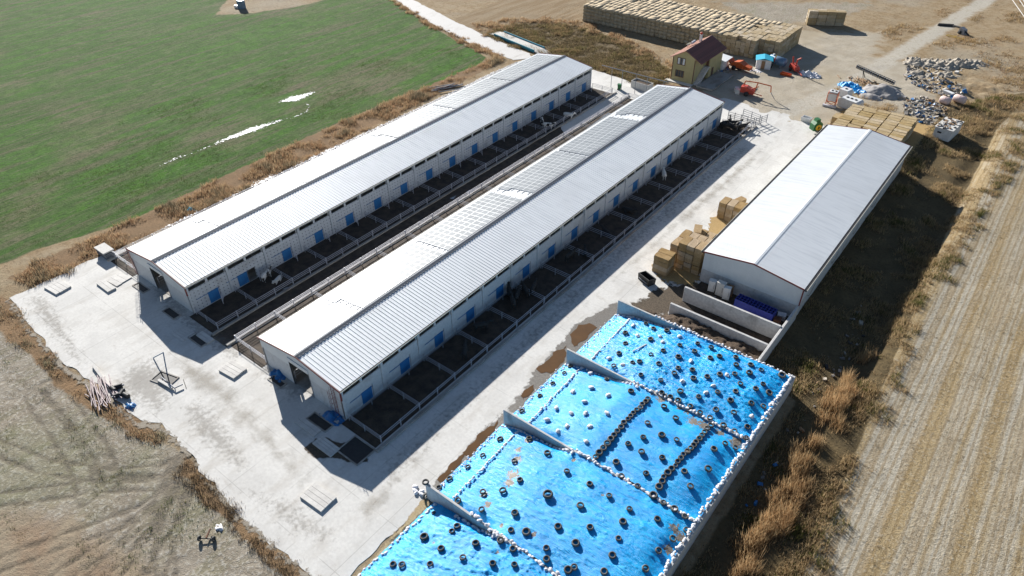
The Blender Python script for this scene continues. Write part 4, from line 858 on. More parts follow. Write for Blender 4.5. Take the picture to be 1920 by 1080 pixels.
for b in big:   # on top some pairs lie crosswise
    big2.append(b)
big2.sort(key=lambda b: (b[0] + 40) ** 2 + (b[1] - 160) ** 2)
nind = 300 - sum(1 for o in bpy.data.objects if o.name.startswith('straw_bale'))
for k, (x, y, z, rt, l, rw) in enumerate(big2):
    s = (1.02, 1.02, hh / BH * .99)
    if k < nind: bale(x, y, z, rt + random.gauss(0, .03), f'bale of long stack, {ordn(l)} layer, {ordn(rw)} row back, {ordn(int((-51.4 - x) / 1.2))} from right end', 'bales of the long stack', s)
    else: fill(x, y, z, rt + random.gauss(0, .03), s)
for l in range(nl - 1):   # bales inside the stack
    for x in np.arange(-103, -54, 2.4):
        for y in np.arange(168, 178.5, 2.4): fill(x, y, .03 + hh * (l + .5), HP, (1, 2.0, hh / BH))
joined('straw_bales', fillb, None, [M['straw']], 'mass of straw bales in the long stack and under the other stacks', 'straw bales')

# ================================================================== HOUSE
def house():
    r = thing('house', 'two-storey ochre house with red tiled roof and outside stair', 'house', (-66.2, 140.3, 0))
    W, D, ze, zr, ov = 5.3, 11.6, 5.45, 7.05, .5; CX = 3.0; XE = W + 1.35
    wl_ = MB(); wl_.prism([(0, 0), (W, 0), (W, 5.75), (CX, zr - .12), (0, ze)], 'y', 0, .25); wl_.prism([(0, 0), (W, 0), (W, 5.75), (CX, zr - .12), (0, ze)], 'y', D - .25, D)
    wl_.box(0, .25, .25, D - .25, 0, ze).box(W - .25, W, .25, D - .25, 0, 5.7); wl_.build('wall', M['ochre'], r)
    MB().box(W + .003, XE - .25, 5.2, D, 0, 5.4).build('side_wing', M['ochre'], r)
    sl_l = (zr - ze + .12) / CX; zx = lambda x: zr - abs(x - CX) * (sl_l if x < CX else (zr - 5.15) / (XE - CX))
    for nm, xa, xb, mt in (('left', -.55, CX, 'pinktile'), ('right', CX, XE + .35, 'tile')):
        za, zb = zx(xa), zx(xb); L = math.hypot(xb - xa, zb - za); an = -math.atan2(zb - za, xb - xa)
        s = MB().box(-L / 2, L / 2, -ov, D + ov, -.10, 0).build('roof_slope', M[mt], r, ((xa + xb) / 2, 0, (za + zb) / 2 + .08), (0, an, 0))
        tm = MB(); cw = L
        tm.prism([(-.17, 0), (-.08, .09), (.08, .09), (.17, 0)], 'x', -L / 2, L / 2 - .01); tme = tm.mesh('tile', [M['tile'] if nm == 'right' else M['pinktile']]); tme2 = tme
        for yy in np.arange(-ov + .15, D + ov, .5): link('tile', tme, s, (0, yy, .002))
    MB().prism([(CX - .2, zr + .06), (CX, zr + .18), (CX + .2, zr + .06)], 'y', -ov, D + ov).build('ridge_tile', M['tile'], r)
    for xx in (-.02, W - .2): MB().box(xx, xx + .2, -.03, -.003, 0, ze if xx < 1 else 5.4).build('corner_trim', M['browntrim'], r)
    def win(x0, z0, w, h, pale_sides):
        f = MB(); f.box(x0, x0 + w, -.07, -.004, z0, z0 + .12).box(x0, x0 + w, -.07, -.004, z0 + h - .12, z0 + h).box(x0, x0 + .12, -.07, -.004, z0 + .12, z0 + h - .12).box(x0 + w - .12, x0 + w, -.07, -.004, z0 + .12, z0 + h - .12)
        for t_ in (1 / 3, 2 / 3): f.box(x0 + w * t_ - .04, x0 + w * t_ + .04, -.05, -.004, z0 + .12, z0 + h - .12)
        o = f.build('window', M['browntrim'], r)
        for t_ in range(3):
            a = x0 + .12 + (w - .24) * t_ / 3; MB().box(a + .05, a + (w - .24) / 3 - .05, -.03, -.006, z0 + .13, z0 + h - .13).build('pane', M['frame'] if pale_sides and t_ != 1 else M['glass'], o)  # outer panes take the white frame colour, the middle one dark glass
    win(1.05, 3.75, 1.95, 1.55, True); win(.95, 1.05, 2.05, 1.5, False)
    # stair along the side wall
    n = 14; 
    for k in range(n): B(W + .005, W + 1.2, .2 + k * .33, .2 + (k + 1) * .33, 0 if k < 2 else max(0, .2 * k - .35), .2 * (k + 1)).build('step', M['wall'], r)
    B(W + .005, XE - .02, .2 + n * .33, 5.19, 2.6, 2.82).build('landing', M['wall'], r)
    B(W + .3, W + .9, 5.10, 5.195, 2.85, 4.85).build('door', M['browntrim'], r)
    B(XE - .245, XE - .2, 6.6, 7.5, .05, 2.1).build('door', M['browntrim'], r)
    B(-.9, W + .2, -1.1, -.02, 0, .12).build('plinth', M['slab'], r)
    B(W + 1.25, W + 5.0, -.6, 10.2, 0, .35).build('terrace', M['kerb'], r)
    m = MB(); m.obox((0, 0, .7), (.5, .5, 2.0)); m.obox((0, 0, 1.75), (.62, .62, .12)); ch = m.build('chimney', M['whiteplastic'], r, (CX - .6, 7.5, zr - .4)); MB().lathe([(.0, 0), (.3, 0), (.3, .3), (.22, .4), (0, .42)], 10, 0, (0, 0, 1.81)).build('cowl', M['redpaint'], ch)
    bo = MB(); bo.tube((-.2, 0, .5), (-.2, 1.6, .5), .27, 10); bo.obox((-.9, .8, .1), (1.4, 1.7, .07), 0, 1, (0, -R(20))); bo.build('solar_boiler', [M['galv'], M['glass']], r, (CX - .9, 4.2, zr - .25)); MB().tube((0, 0, 0), (.1, -.3, 1.0), .08, 6).build('vent_pipe', M['whiteplastic'], r, (CX - 1.6, 3.6, zr - .8))
    B(W - .5, W + 1.6, D + .01, D + 3.2, 0, 2.2).build('annex', M['whiteplastic'], r); MB().obox((W + .7, D + 1.7, 2.4), (3.0, 3.8, .08), 0, 0, (0, R(6))).build('annex_roof', M['white_sheet'], r)
house()

# ================================================================== CATTLE
def cow_mesh(lying=False, seed=0):
    bm = bmesh.new()
    def ball(c, r, rot=(0, 0, 0)):
        ret = bmesh.ops.create_icosphere(bm, subdivisions=2, radius=1); Mx = Matrix.Translation(c) @ Matrix.Rotation(rot[1], 4, 'Y') @ Matrix.Diagonal((*r, 1)); bmesh.ops.transform(bm, matrix=Mx, verts=ret['verts'])
    def limb(p, q, r0, r1):
        p, q = Vector(p), Vector(q); n = 6
        for k in range(n + 1):
            t = k / n; rr_ = r0 + (r1 - r0) * t; ball(p.lerp(q, t), (rr_, rr_, max(rr_, (q - p).length / n * .7)))
    h = .42 if lying else 1.0
    for x, rx, ry, rz, dz in ((-.75, .34, .27, .33, .02), (-.45, .42, .34, .38, 0), (-.05, .45, .37, .41, -.03), (.35, .42, .33, .39, -.01), (.65, .33, .26, .34, .0)): ball((x, 0, h + dz), (rx, ry, rz))
    limb((.75, 0, h + .12), (1.15, 0, h + .38), .22, .15); ball((1.28, 0, h + .38), (.22, .13, .15)); ball((1.48, 0, h + .28), (.17, .095, .105), (0, .4, 0))
    for s in (-1, 1): ball((1.17, s * .2, h + .46), (.05, .13, .05))
    if lying:
        for s in (-1, 1): limb((.55, s * .25, .25), (.95, s * .32, .1), .13, .08); limb((-.6, s * .3, .25), (-.1, s * .48, .1), .17, .08)
    else:
        for s in (-1, 1):
            limb((.6, s * .18, h - .2), (.58, s * .17, .45), .13, .075); limb((.58, s * .17, .45), (.6, s * .17, .04), .07, .06)
            limb((-.72, s * .19, h - .1), (-.62, s * .2, .62), .19, .1); limb((-.62, s * .2, .62), (-.84, s * .2, .5), .09, .075); limb((-.84, s * .2, .5), (-.8, s * .2, .04), .07, .06)
        ball((-.35, 0, h - .4), (.2, .16, .14))
    limb((-1.05, 0, h + .2), (-1.12, 0, h - .45), .035, .05)
    me = bpy.data.meshes.new('cow'); bm.to_mesh(me); bm.free(); o = link('tmp', me); md = o.modifiers.new('r', 'REMESH'); md.mode = 'VOXEL'; md.voxel_size = .05; md.use_smooth_shade = True
    dg = bpy.context.evaluated_depsgraph_get(); dg.update(); out = bpy.data.meshes.new_from_object(o.evaluated_get(dg)); bpy.data.objects.remove(o); out.name = 'cow'; out.materials.clear(); return out
def hide_mat(i, white):
    t = NT(f'hide_{i}'); v = t.coord('Object', (1, 1, 1)); mp = t.new('ShaderNodeMapping'); t.put(mp.inputs[0], v); mp.inputs['Location'].default_value = (i * 3.1, i, 0); n = t.noise(mp.outputs[0], 1.3, 2)
    t.set(col=t.mix(t.ramp(n, .5 - white, .53 - white), (.02, .018, .016), (.62, .60, .56)), rough=.7); return t.m
CW_ = [cow_mesh(False), cow_mesh(True)]; HM = [hide_mat(0, .08), hide_mat(1, .02), hide_mat(2, -.25), hide_mat(3, .2)]
cowm = {}
def cow(px, py, rot, label, hm, lying=False, s=1.0, at=None):
    key = (lying, hm)
    if key not in cowm: m = CW_[lying].copy(); m.materials.append(HM[hm]); cowm[key] = m
    g = at or G(px, py, .05); return tag(link('cow', cowm[key], None, (g[0], g[1], .05), (0, 0, rot), (s, s, s)), label, 'cow', 'cattle in the pens')
cow(502, 523, 1.9, 'black and white cow standing by the open blue door', 0); cow(521, 527, -1.2, 'white-faced cow lying beside the cow at the open door', 3, True, .8)
cow(1028, 242, .5, 'cow with its head at the rail, in a far pen of the field-side barn', 0); cow(1016, 236, 2.2, 'cow deeper in that far pen of the field-side barn', 1); cow(1066, 223, .3, 'pale cow putting its head through the far rail of the field-side pens', 3)
cow(1244, 334, 2.2, 'pale grey cow standing alone in a pen of the middle barn', 3)
for k, (px, py, rt) in enumerate([(955, 555, 2.3), (970, 562, 2.0), (985, 553, 2.6), (1000, 548, 1.9), (962, 575, 2.4)]): cow(px, py, rt, f'black cow in the huddle of a shaded pen, {ordn(k)} of five', 2)
for k, (px, py, rt) in enumerate([(-45, 70, 1.5), (-44, 72.5, 2.2), (-45.2, 50.3, .9), (-44.5, 79, 2.8), (-43.8, 45.5, 2.2), (-45, 86.5, .2)]): cow(0, 0, rt, f'black cow hard to see in the shaded pens of the middle barn, {ordn(k)} of six', 2, k % 2 == 1, 1.0, (px, py))
for k, (px, py, rt) in enumerate([(1356, 239, 1.2), (1367, 234, 2.0), (1376, 238, .7), (1384, 240, 1.5), (1370, 244, 2.6), (1392, 244, 1.0), (1362, 243, .2)]): cow(px, py, rt, f'black cow crowding the last pen by the loading gate, {ordn(k)} of seven', 2 if k != 3 else 1)

# ================================================================== YARD CLUTTER
def slats(label, px, n, lw, ln, rot, z=.05, th=.14, group='concrete slat covers'):
    g = G(*px); r = thing('slat_cover', label, 'concrete slab', (g[0], g[1], z), rot, group); me = B(-ln / 2, ln / 2, -lw / 2 + .015, lw / 2 - .015, 0, th).mesh('slat', [M['slab']])
    for k in range(n): link('slat', me, r, (random.gauss(0, .02), (k - (n - 1) / 2) * lw, 0))
    return r
slats('slatted concrete cover lying alone in front of the middle barn', (597, 934), 4, .52, 3.1, .05, th=.2)
slats('slatted concrete cover on the bright yard between the two barn fronts', (437, 695), 4, .5, 2.7, .1, th=.2)
slats('slatted concrete cover near the far left corner of the yard', (109, 540), 4, .55, 3.0, .1, th=.2)
slats('pair of pale concrete slats by the field-side barn corner', (200, 538), 2, .6, 3.2, 0, th=.22)
slats('flat pale concrete cover beside the pair of slats', (223, 524), 3, .8, 2.6, .1, th=.1)
slats('two concrete slats in the shade by the ladder end of the middle barn', (577, 800), 2, .55, 3.4, .0)
slats('slatted cover in the shade among the manure spill', (612, 838), 4, .35, 3.0, 0)
slats('grid cover in the shade before the field-side barn', (344, 626), 5, .4, 2.8, 0, th=.06)
slats('short slats beside the pit at the field-side barn corner', (385, 634), 2, .5, 2.6, 0)
def pit(label, px, ln, w, rot):
    g = G(*px); r = thing('slurry_pit', label, 'pit', (g[0], g[1], .03), rot)
    m = MB().box(-ln / 2 - .15, ln / 2 + .15, -w / 2 - .15, -w / 2, 0, .1).box(-ln / 2 - .15, ln / 2 + .15, w / 2, w / 2 + .15, 0, .1).box(-ln / 2 - .15, -ln / 2, -w / 2, w / 2, 0, .1).box(ln / 2, ln / 2 + .15, -w / 2, w / 2, 0, .1); m.build('rim', M['kerb'], r)
    B(-ln / 2, ln / 2, -w / 2, w / 2, 0, .03).build('opening', M['black'], r)
pit('dark slurry pit opening in the shade at the ladder end', (600, 792), 3.0, 1.0, 0)
pit('dark slurry pit opening before the doorway of the field-side barn', (322, 588), 2.6, .9, 0)
pit('dark slurry pit opening near the left corner of the field-side barn', (265, 540), 2.6, .8, 0)
pit('dark slurry pit with pump frame on the bright yard', (309, 711), 2.6, 1.5, .25)
pit('dark slurry pit by the fence corner of the field-side pens', (372, 638), 2.8, .9, 0)
pit('dark slurry pit at the left front corner of the middle barn', (520, 716), 2.2, .7, 0)
pit('wide dark pit at the end of the shaded kerb', (668, 845), 3.0, 2.4, 0)
def bent(name, label, cat, pts, r_, mat, loc=(0, 0, 0), part='tube'):
    t = thing(name, label, cat, loc)
    for a, b in zip(pts[:-1], pts[1:]): MB().tube(a, b, r_, 7).build(part, mat, t)
    return t
g = G(303, 702); bent('bent_pipe', 'bent dark steel pipe standing over the slurry pit', 'pipe', [(.6, .4, 0), (-.5, 1.3, 2.3), (-3.4, .9, .05)], .07, M['bluesteel'], (g[0], g[1], .03))
g = G(318, 722); fr = bent('steel_stand', 'low steel frame and channel beside the slurry pit', 'frame', [(-1.6, 0, .3), (1.3, 0, .3), (1.5, .9, .3)], .08, M['galv_dark'], (g[0], g[1], .03))
MB().obox((-.3, -.3, .2), (2.6, .3, .2), .1).build('channel', M['slab'], fr)
for k, dx in enumerate((-1.5, 1.2)): MB().tube((dx, 0, 0), (dx, 0, .32), .06).build('leg', M['galv_dark'], fr)
g = G(344, 712); bent('probe', 'thin dark rod lying on the bright yard', 'rod', [(0, 0, .05), (1.6, -.6, .05)], .035, M['black'], (g[0], g[1], .03))
# pipe heap
g0 = np.array(G2(192, 738))
ppm = MB().tube((-2.6, 0, 0), (2.6, 0, 0), .055, 7).mesh('steel_pipe', [M['pipe']])
for k in range(24):
    a = -.30 + random.gauss(0, .09) + (.3 if k % 8 == 0 else 0); lay_ = k // 9
    o = link('steel_pipe', ppm, None, (g0[0] + random.gauss(0, .5), g0[1] + (k % 9 - 4) * .3 + random.gauss(0, .1), ground_z(g0[0], g0[1]) + .22 + .13 * lay_ + .012 * (k % 9)), (0, random.gauss(0, .015), a), (random.uniform(.75, 1.05), 1, 1))
    tag(o, f'pale pink steel pipe in the heap on the dry grass, {ordn(k)} from the bottom', 'pipe', 'heap of pale pipes')
a = np.array(G(176, 688)); b = np.array(G(206, 728)); d = b - a
tag(MB().obox((0, 0, 0), (np.hypot(*d[:2]), .3, .3), math.atan2(d[1], d[0])).build('steel_beam', M['slab'], None, ((a + b) / 2 + [0, 0, .22]).tolist()), 'long pale beam beside the heap of pipes', 'beam')
for k, (px, py) in enumerate([(214, 733), (224, 728), (230, 740), (238, 745), (222, 745)]):
    x, y, _ = G(px, py); r = thing('scrap_motor', f'dark motor casing in the scrap beside the pipes, {ordn(k)} from the yard', 'motor', (x, y, float(ground_z(x, y)) + .05), k * 1.1, 'scrap motors beside the pipes'); MB().tube((-.4, 0, .3), (.4, 0, .3), .28, 10).build('casing', M['black'], r); MB().tube((.4, 0, .3), (.62, 0, .3), .1, 8).build('shaft', M['galv_dark'], r); MB().obox((0, 0, .06), (.6, .5, .12)).build('foot', M['galv_dark'], r)
def crumple(name, label, cat, px, rx, ry, h, mat, seed, z0=None):
    x, y, _ = G(*px); return mound(name, label, cat, x, y, rx, ry, h, mat, seed, None, .12, 1.2, float(ground_z(x, y)) if z0 is None else z0, .5)
crumple('tarpaulin', 'crumpled blue tarp in the shade at the ladder corner', 'tarpaulin', (622, 783), 1.5, .9, .35, M['bluetarp'], 2, .03); crumple('tarpaulin', 'blue bundle by the doorway of the middle barn', 'tarpaulin', (522, 703), 1.3, .8, .4, M['bluetarp'], 5, .03)
crumple('tarpaulin', 'small blue rag on the grass under the pipe heap', 'rag', (245, 762), .8, .6, .2, M['bluetarp'], 12); crumple('white_rag', 'white rag on the dry grass at the near left', 'rag', (411, 989), .55, .35, .18, M['bag'], 9)
crumple('cyan_rag', 'bright blue rag on the strip beside the field-side barn', 'rag', (358, 393), .8, .5, .2, M['cyan'], 19)
x, y, _ = G(388, 1012); z = float(ground_z(x, y)); r = thing('wheel_axle', 'old black axle with two wheels at the near left', 'axle', (x, y, z), .6)
for k, dx in enumerate((-.7, .7)): link('wheel', TY[2], r, (dx, 0, .28), (0, HP, 0), (.8, .8, .8))
MB().tube((-.7, 0, .28), (.7, 0, .28), .06).build('axle_bar', M['black'], r); MB().obox((0, .5, .35), (.12, 1.0, .12)).build('drawbar', M['rust'], r)
# bucket on the yard
x, y, _ = G(1212, 528); r = thing('loader_bucket', 'black loader bucket tipped on the yard in front of the bales', 'bucket', (x, y, .03), -.35); m = MB(); m.prism([(-.6, 0), (.6, 0), (.7, .9), (.55, .9), (.45, .12), (-.5, .12), (-.55, 1.1), (-.7, 1.1)], 'x', -1.1, 1.1); m.build('shell', M['black'], r)
for s in (-1.1, 1.05): MB().prism([(-.6, 0), (.6, 0), (.7, .9), (-.7, 1.1)], 'x', s, s + .05).build('side_plate', M['black'], r)
MB().tube((-.8, -.75, .5), (.8, -.75, .5), .07).build('hitch_bar', M['galv_dark'], r)
# panel stack and trough at the field-side corner
x, y, _ = G(200, 478); r = thing('panel_stack', 'raised white platform at the field corner fence', 'platform', (x, y, .03), .0)
B(-1.4, 1.4, -.8, .8, 1.0, 1.2).build('top', M['slab'], r)
for sx in (-1.25, 1.15):
    for sy in (-.7, .6): B(sx, sx + .1, sy, sy + .1, 0, .998).build('leg', M['galv_dark'], r)
for k in range(3): B(-1.3, 1.3, -.7 + .02 * k, .7, .25 * k + .1, .25 * k + .25).build('shelf', M['galv_dark'], r)
# crate and scrap in the bay by the shed
def crate():
    r = thing('plastic_crate', 'long dark blue plastic crate with square openings in the scrap bay', 'crate', (-21.6, 73.9, .06), -.03); L, D_, H = 5.2, 1.5, 1.7
    B(0, L, 0, .08, 0, H).build('front', M['bluetub'], r); B(0, L, D_ - .08, D_, 0, H).build('back', M['bluetub'], r); B(0, .08, .08, D_ - .08, 0, H).build('end', M['bluetub'], r); B(L - .08, L, .08, D_ - .08, 0, H).build('end', M['bluetub'], r); B(.09, L - .09, .09, D_ - .09, 0, H - .5).build('inside', M['black'], r)
    for k in range(1, 12): B(L * k / 12 - .04, L * k / 12 + .04, .085, D_ - .085, H - .2, H).build('bar', M['bluetub'], r)
    for k in (1, 2): B(.085, L - .085, D_ * k / 3 - .03, D_ * k / 3 + .03, H - .19, H - .01).build('bar', M['bluetub'], r)
crate()
scrap = [(-25.6, 75.9, .9, .7, 1.7, 'whiteplastic', 'white fridge standing against the shed base'), (-24.3, 75.7, 1.1, .7, 2.1, 'slab', 'tall pale cabinet against the shed base'), (-23.3, 75.4, .9, .6, 1.9, 'whiteplastic', 'white cupboard leaning next to the tall cabinet'), (-23.2, 76.3, .8, .5, 1.6, 'wood', 'brown board crate behind the white cupboard'), (-22.6, 73.0, .7, .5, .5, 'bluetarp', 'small blue box in front of the crate'), (-21.5, 73.2, .6, .5, .35, 'green', 'bright green box on the scrap'), (-20.5, 72.9, .8, .6, .4, 'galv', 'grey metal box in the scrap bay'), (-19.2, 72.8, 1.0, .7, .5, 'rubbish', 'crushed grey panel in the scrap bay'), (-18.0, 72.6, .9, .6, .5, 'whiteplastic', 'white drum lid at the scrap bay front'), (-16.9, 73.1, .8, .8, .7, 'rubbish', 'pile of plates at the right of the scrap bay'), (-15.9, 74.5, .9, .8, .9, 'rust', 'rusty box at the right end of the scrap bay'), (-15.8, 75.8, 1.0, .8, .8, 'galv', 'grey tank at the shed corner in the scrap bay'), (-24.6, 73.9, .9, .6, .5, 'rubbish', 'grey scrap lump below the fridges'), (-23.5, 73.5, .7, .6, .45, 'rust', 'brown scrap lump below the cupboard'), (-16.4, 72.3, .9, .35, .5, 'whiteplastic', 'white canister by the end of the weathered wall')]
for k, (x, y, a, b, h, mt, lab) in enumerate(scrap):
    r = thing('scrap_box', lab, 'scrap', (x, y, .06), random.uniform(-.5, .5)); MB().box(-a / 2, a / 2, -b / 2, b / 2, 0, h * .96).build('body', M[mt], r); MB().box(-a / 2 - .03, a / 2 + .03, -b / 2 - .03, b / 2 + .03, h * .96, h).build('lid', M[mt], r); MB().box(a * .3, a * .36, -b / 2 - .03, -b / 2, h * .3, h * .7).build('handle', M['galv_dark'], r)
crumple('tarpaulin', 'torn cyan plastic hanging at the corner of the manure bay', 'plastic sheet', (1447, 625), .9, .6, .5, M['cyan'], 21, .6)

# ================================================================== FAR YARD
def gpos(px, py): x, y, _ = G(px, py); return (x, y, float(ground_z(x, y)))
# weighbridge
a = np.array(G2(925, 69)); b = np.array(G2(1000, 100)); d = b - a; Lw = np.hypot(*d); r = thing('weighbridge', 'long weighbridge with teal side beams beside the white road', 'weighbridge', (*((a + b) / 2 + np.array([-d[1], d[0]]) / Lw * 1.9), 0), math.atan2(d[1], d[0]))
B(-Lw / 2, Lw / 2, -1.5, 1.5, .25, .45).build('deck', M['slab'], r)
for s in (-1, 1): B(-Lw / 2, Lw / 2, s * 1.62 - .12, s * 1.62 + .12, .1, .75).build('side_beam', M['teal'], r)
for s in (-1, 1): MB().prism([(s * Lw / 2, 0), (s * Lw / 2, .44), (s * (Lw / 2 + 3), .02), (s * (Lw / 2 + 3), 0)], 'y', -1.5, 1.5).build('ramp', M['slab'], r)
# skip and bin by the gantry
x, y, z = gpos(1203, 166); r = thing('skip', 'grey skip full of dark muck behind the middle barn', 'skip', (x, y, .03), -.1); B(-2.2, 2.2, -1.0, -.92, 0, 1.5).build('side', M['slab'], r); B(-2.2, 2.2, .92, 1.0, 0, 1.5).build('side', M['slab'], r); B(-2.2, -2.12, -.918, .918, 0, 1.5).build('end', M['slab'], r); B(2.12, 2.2, -.918, .918, 0, 1.5).build('end', M['slab'], r); B(-2.1, 2.1, -.9, .9, .02, 1.2).build('load', M['manureheap'], r)
x, y, z = gpos(1161, 168); r = thing('green_bin', 'small green wheeled bin on the white concrete', 'bin', (x, y, .03), .4); MB().prism([(-.3, .1), (.3, .1), (.4, 1.1), (-.4, 1.1)], 'y', -.35, .35).build('body', M['green'], r); B(-.44, .44, -.4, .4, 1.1, 1.2).build('lid', M['green'], r); MB().tube((-.3, -.4, .15), (-.3, .4, .15), .15, 10).build('wheel', M['black'], r)
# small hut with the turquoise roof
x, y, z = gpos(1430, 126); r = thing('small_hut', 'small white hut with a turquoise sheet roof', 'hut', (x, y, z), .38); B(-1.6, 1.6, -1.3, 1.3, 0, 2.1).build('wall', M['whiteplastic'], r); MB().prism([(-1.6, 2.1), (1.6, 2.1), (0, 2.5)], 'x', -1.3, 1.3) if 0 else None
MB().prism([(-1.9, 2.05), (0, 2.5), (1.9, 2.05), (1.9, 2.13), (0, 2.6), (-1.9, 2.13)], 'y', -1.7, 1.7).build('roof', M['cyan'], r); B(-.5, .3, -1.36, -1.302, .02, 1.9).build('door', M['wood'], r)
# bulk tank
x, y, z = gpos(1456, 124); r = thing('fuel_tank', 'blue-grey cylindrical tank beside the turquoise-roofed hut', 'tank', (x, y, z), -.25); MB().lathe([(0, -2.2), (.6, -2.15), (.95, -1.9), (.95, 1.9), (.6, 2.15), (0, 2.2)], 18, 0, (0, 0, 1.35), True, 'x').build('barrel', M['bluesteel'], r)
for s in (-1.3, 1.3): B(s - .12, s + .12, -.8, .8, 0, .6).build('cradle', M['galv_dark'], r)
MB().lathe([(0, 0), (.25, 0), (.25, .25), (0, .27)], 10, 0, (-1.2, 0, 2.27)).build('hatch', M['whiteplastic'], r)
x, y, z = gpos(1446, 127); bent('painted_post', 'leaning post painted yellow, red and black next to the tank', 'post', [(0, 0, 0), (.3, .15, 1.6)], .12, M['black'], (x, y, z)); o = bpy.data.objects['painted_post']; MB().tube((.3, .15, 1.6), (.42, .2, 2.4), .12).build('red_band', M['redpaint'], o); MB().tube((.42, .2, 2.4), (.5, .25, 2.9), .12).build('yellow_tip', M['yellow'], o)
def wheel(parent, loc, rad, w=.3, name='wheel'): return MB().lathe([(0, -w / 2), (rad * .5, -w / 2), (rad * .55, -w / 2 + .03), (rad * .9, -w / 2), (rad, -w / 4), (rad, w / 4), (rad * .9, w / 2), (rad * .55, w / 2 - .03), (rad * .5, w / 2), (0, w / 2)], 16, 0, (0, 0, 0), True, 'y').build(name, M['black'], parent, loc)
# orange baler
x, y, z = gpos(1386, 131); r = thing('baler', 'orange baler parked beside the house', 'baler', (x, y, z), -.15); MB().prism([(-1.9, .7), (1.2, .7), (1.5, 1.5), (.2, 2.1), (-1.2, 1.8), (-2.1, 1.2)], 'y', -.9, .9).build('body', M['orange'], r); MB().prism([(1.2, .6), (2.8, .7), (2.8, 1.3), (1.6, 1.5)], 'y', -.7, .7).build('chamber', M['orange'], r); MB().prism([(-2.2, 1.1), (-2.9, 1.9), (-2.7, 2.2), (-1.9, 1.5)], 'y', -.8, .8).build('pickup', M['orange'], r)
for s in (-1, 1): wheel(r, (-.9, s * 1.1, .55), .55); 
MB().tube((2.8, 0, .8), (4.3, 0, .55), .09).build('drawbar', M['galv_dark'], r); MB().tube((4.1, 0, .55), (4.1, 0, 0), .06).build('jack', M['galv_dark'], r); B(-.9, .9, -.85, .85, .35, .69).build('chassis', M['black'], r)
# red crane implement
x, y, z = gpos(1402, 178); r = thing('loader_crane', 'red-orange trailed crane with folded arm on the bare yard', 'crane', (x, y, z), .15); MB().prism([(-1.6, .6), (1.2, .5), (1.3, 1.2), (-.4, 1.9), (-1.6, 1.8)], 'y', -.7, .7).build('body', M['redpaint'], r)
for a_, b_ in (((-1.2, 0, 1.9), (-1.0, 0, 2.9)), ((-1.0, 0, 2.9), (1.4, 0, 3.0)), ((1.4, 0, 3.0), (4.3, 0, 2.8)), ((4.3, 0, 2.8), (4.5, 0, 1.5)), ((1.2, 0, 1.1), (1.6, 0, 3.0)), ((.4, 0, 1.4), (1.9, 0, 2.2))): MB().tube(a_, b_, .12, 6).build('arm', M['orange'], r)
MB().tube((4.5, 0, 1.5), (5.6, -.3, .25), .07).build('hose', M['galv_dark'], r); MB().tube((1.2, 0, .6), (2.9, 0, .4), .1).build('drawbar', M['orange'], r)
for s in (-1, 1): wheel(r, (-.2, s * .95, .5), .5)
for k, (dx, dy) in enumerate(((-2.7, .3), (-2.1, -.6))): tag(MB().obox((0, 0, .5), (.9, .8, 1.0), .3).build('stone_block', M['slab'], None, (x + dx, y + dy, z)), ['pale block left of the red crane', 'lower pale block touching the red crane wheel'][k], 'block')
# red forage loader, troughs, white film heap
x, y, z = gpos(1488, 134); r = thing('forage_loader', 'red farm implement with raised chutes near the straw stack corner', 'implement', (x, y, z), -.7); MB().prism([(-1.4, .5), (1.4, .5), (1.0, 1.3), (-1.2, 1.5)], 'y', -.6, .6).build('body', M['redpaint'], r)
for a_, b_ in (((-.9, 0, 1.4), (-1.4, 0, 2.9)), ((.2, 0, 1.2), (.5, 0, 2.8)), ((.5, 0, 2.8), (1.3, .3, 3.4)), ((1.4, 0, .6), (3.4, 0, .3))): MB().tube(a_, b_, .16, 7).build('chute', M['redpaint'], r)
for s in (-1, 1): wheel(r, (-.3, s * .8, .42), .42)
x, y, z = gpos(1473, 142); r = thing('orange_trough', 'orange trough lying on the bare yard', 'trough', (x, y, z), -.1); MB().prism([(-.35, 0), (.35, 0), (.5, .55), (.42, .55), (.3, .08), (-.3, .08), (-.42, .55), (-.5, .55)], 'x', -1.2, 1.2).build('tub', M['orange'], r); [B(s, s + .06, -.36, .36, .02, .5).build('end_plate', M['orange'], r) for s in (-1.19, 1.12)]
crumple('plastic_film', 'heap of crumpled white plastic film on the bare yard', 'plastic film', (1516, 141), 2.6, 1.6, .7, M['bag'], 31); crumple('plastic_film', 'flat white sheet on the ground before the turquoise hut', 'plastic film', (1418, 133), 1.5, 1.0, .1, M['bag'], 33)
# sprayer tank in red frame
x, y, z = gpos(1557, 197); r = thing('sprayer', 'white tank in a tall red frame standing on the bare yard', 'sprayer', (x, y, z), .1)
for sx in (-.9, .9):
    for sy in (-.8, .8): MB().tube((sx, sy, 0), (sx, sy, 2.6), .08).build('leg', M['orange'], r)
for zz in (.9, 2.6):
    for s in (-.8, .8): MB().tube((-.9, s, zz), (.9, s, zz), .06).build('rail', M['orange'], r)
    for s in (-.9, .9): MB().tube((s, -.8, zz), (s, .8, zz), .06).build('rail', M['orange'], r)
for s in (-.8, .8): MB().tube((-.9, s, 0), (.9, s, .9), .05).build('brace', M['orange'], r); MB().tube((.9, s, 0), (-.9, s, .9), .05).build('brace', M['orange'], r)
tk = MB().box(-.8, .8, -.7, .7, 1.0, 2.9).build('tank', M['whiteplastic'], r)
for s in (-.35, .35): MB().lathe([(0, 0), (.22, 0), (.22, .1), (0, .12)], 10, 0, (s, 0, 2.9)).build('hatch', M['black'], tk)
B(-1.3, 1.3, -1.6, -1.0, 0, .35).build('pump_tray', M['galv'], r)
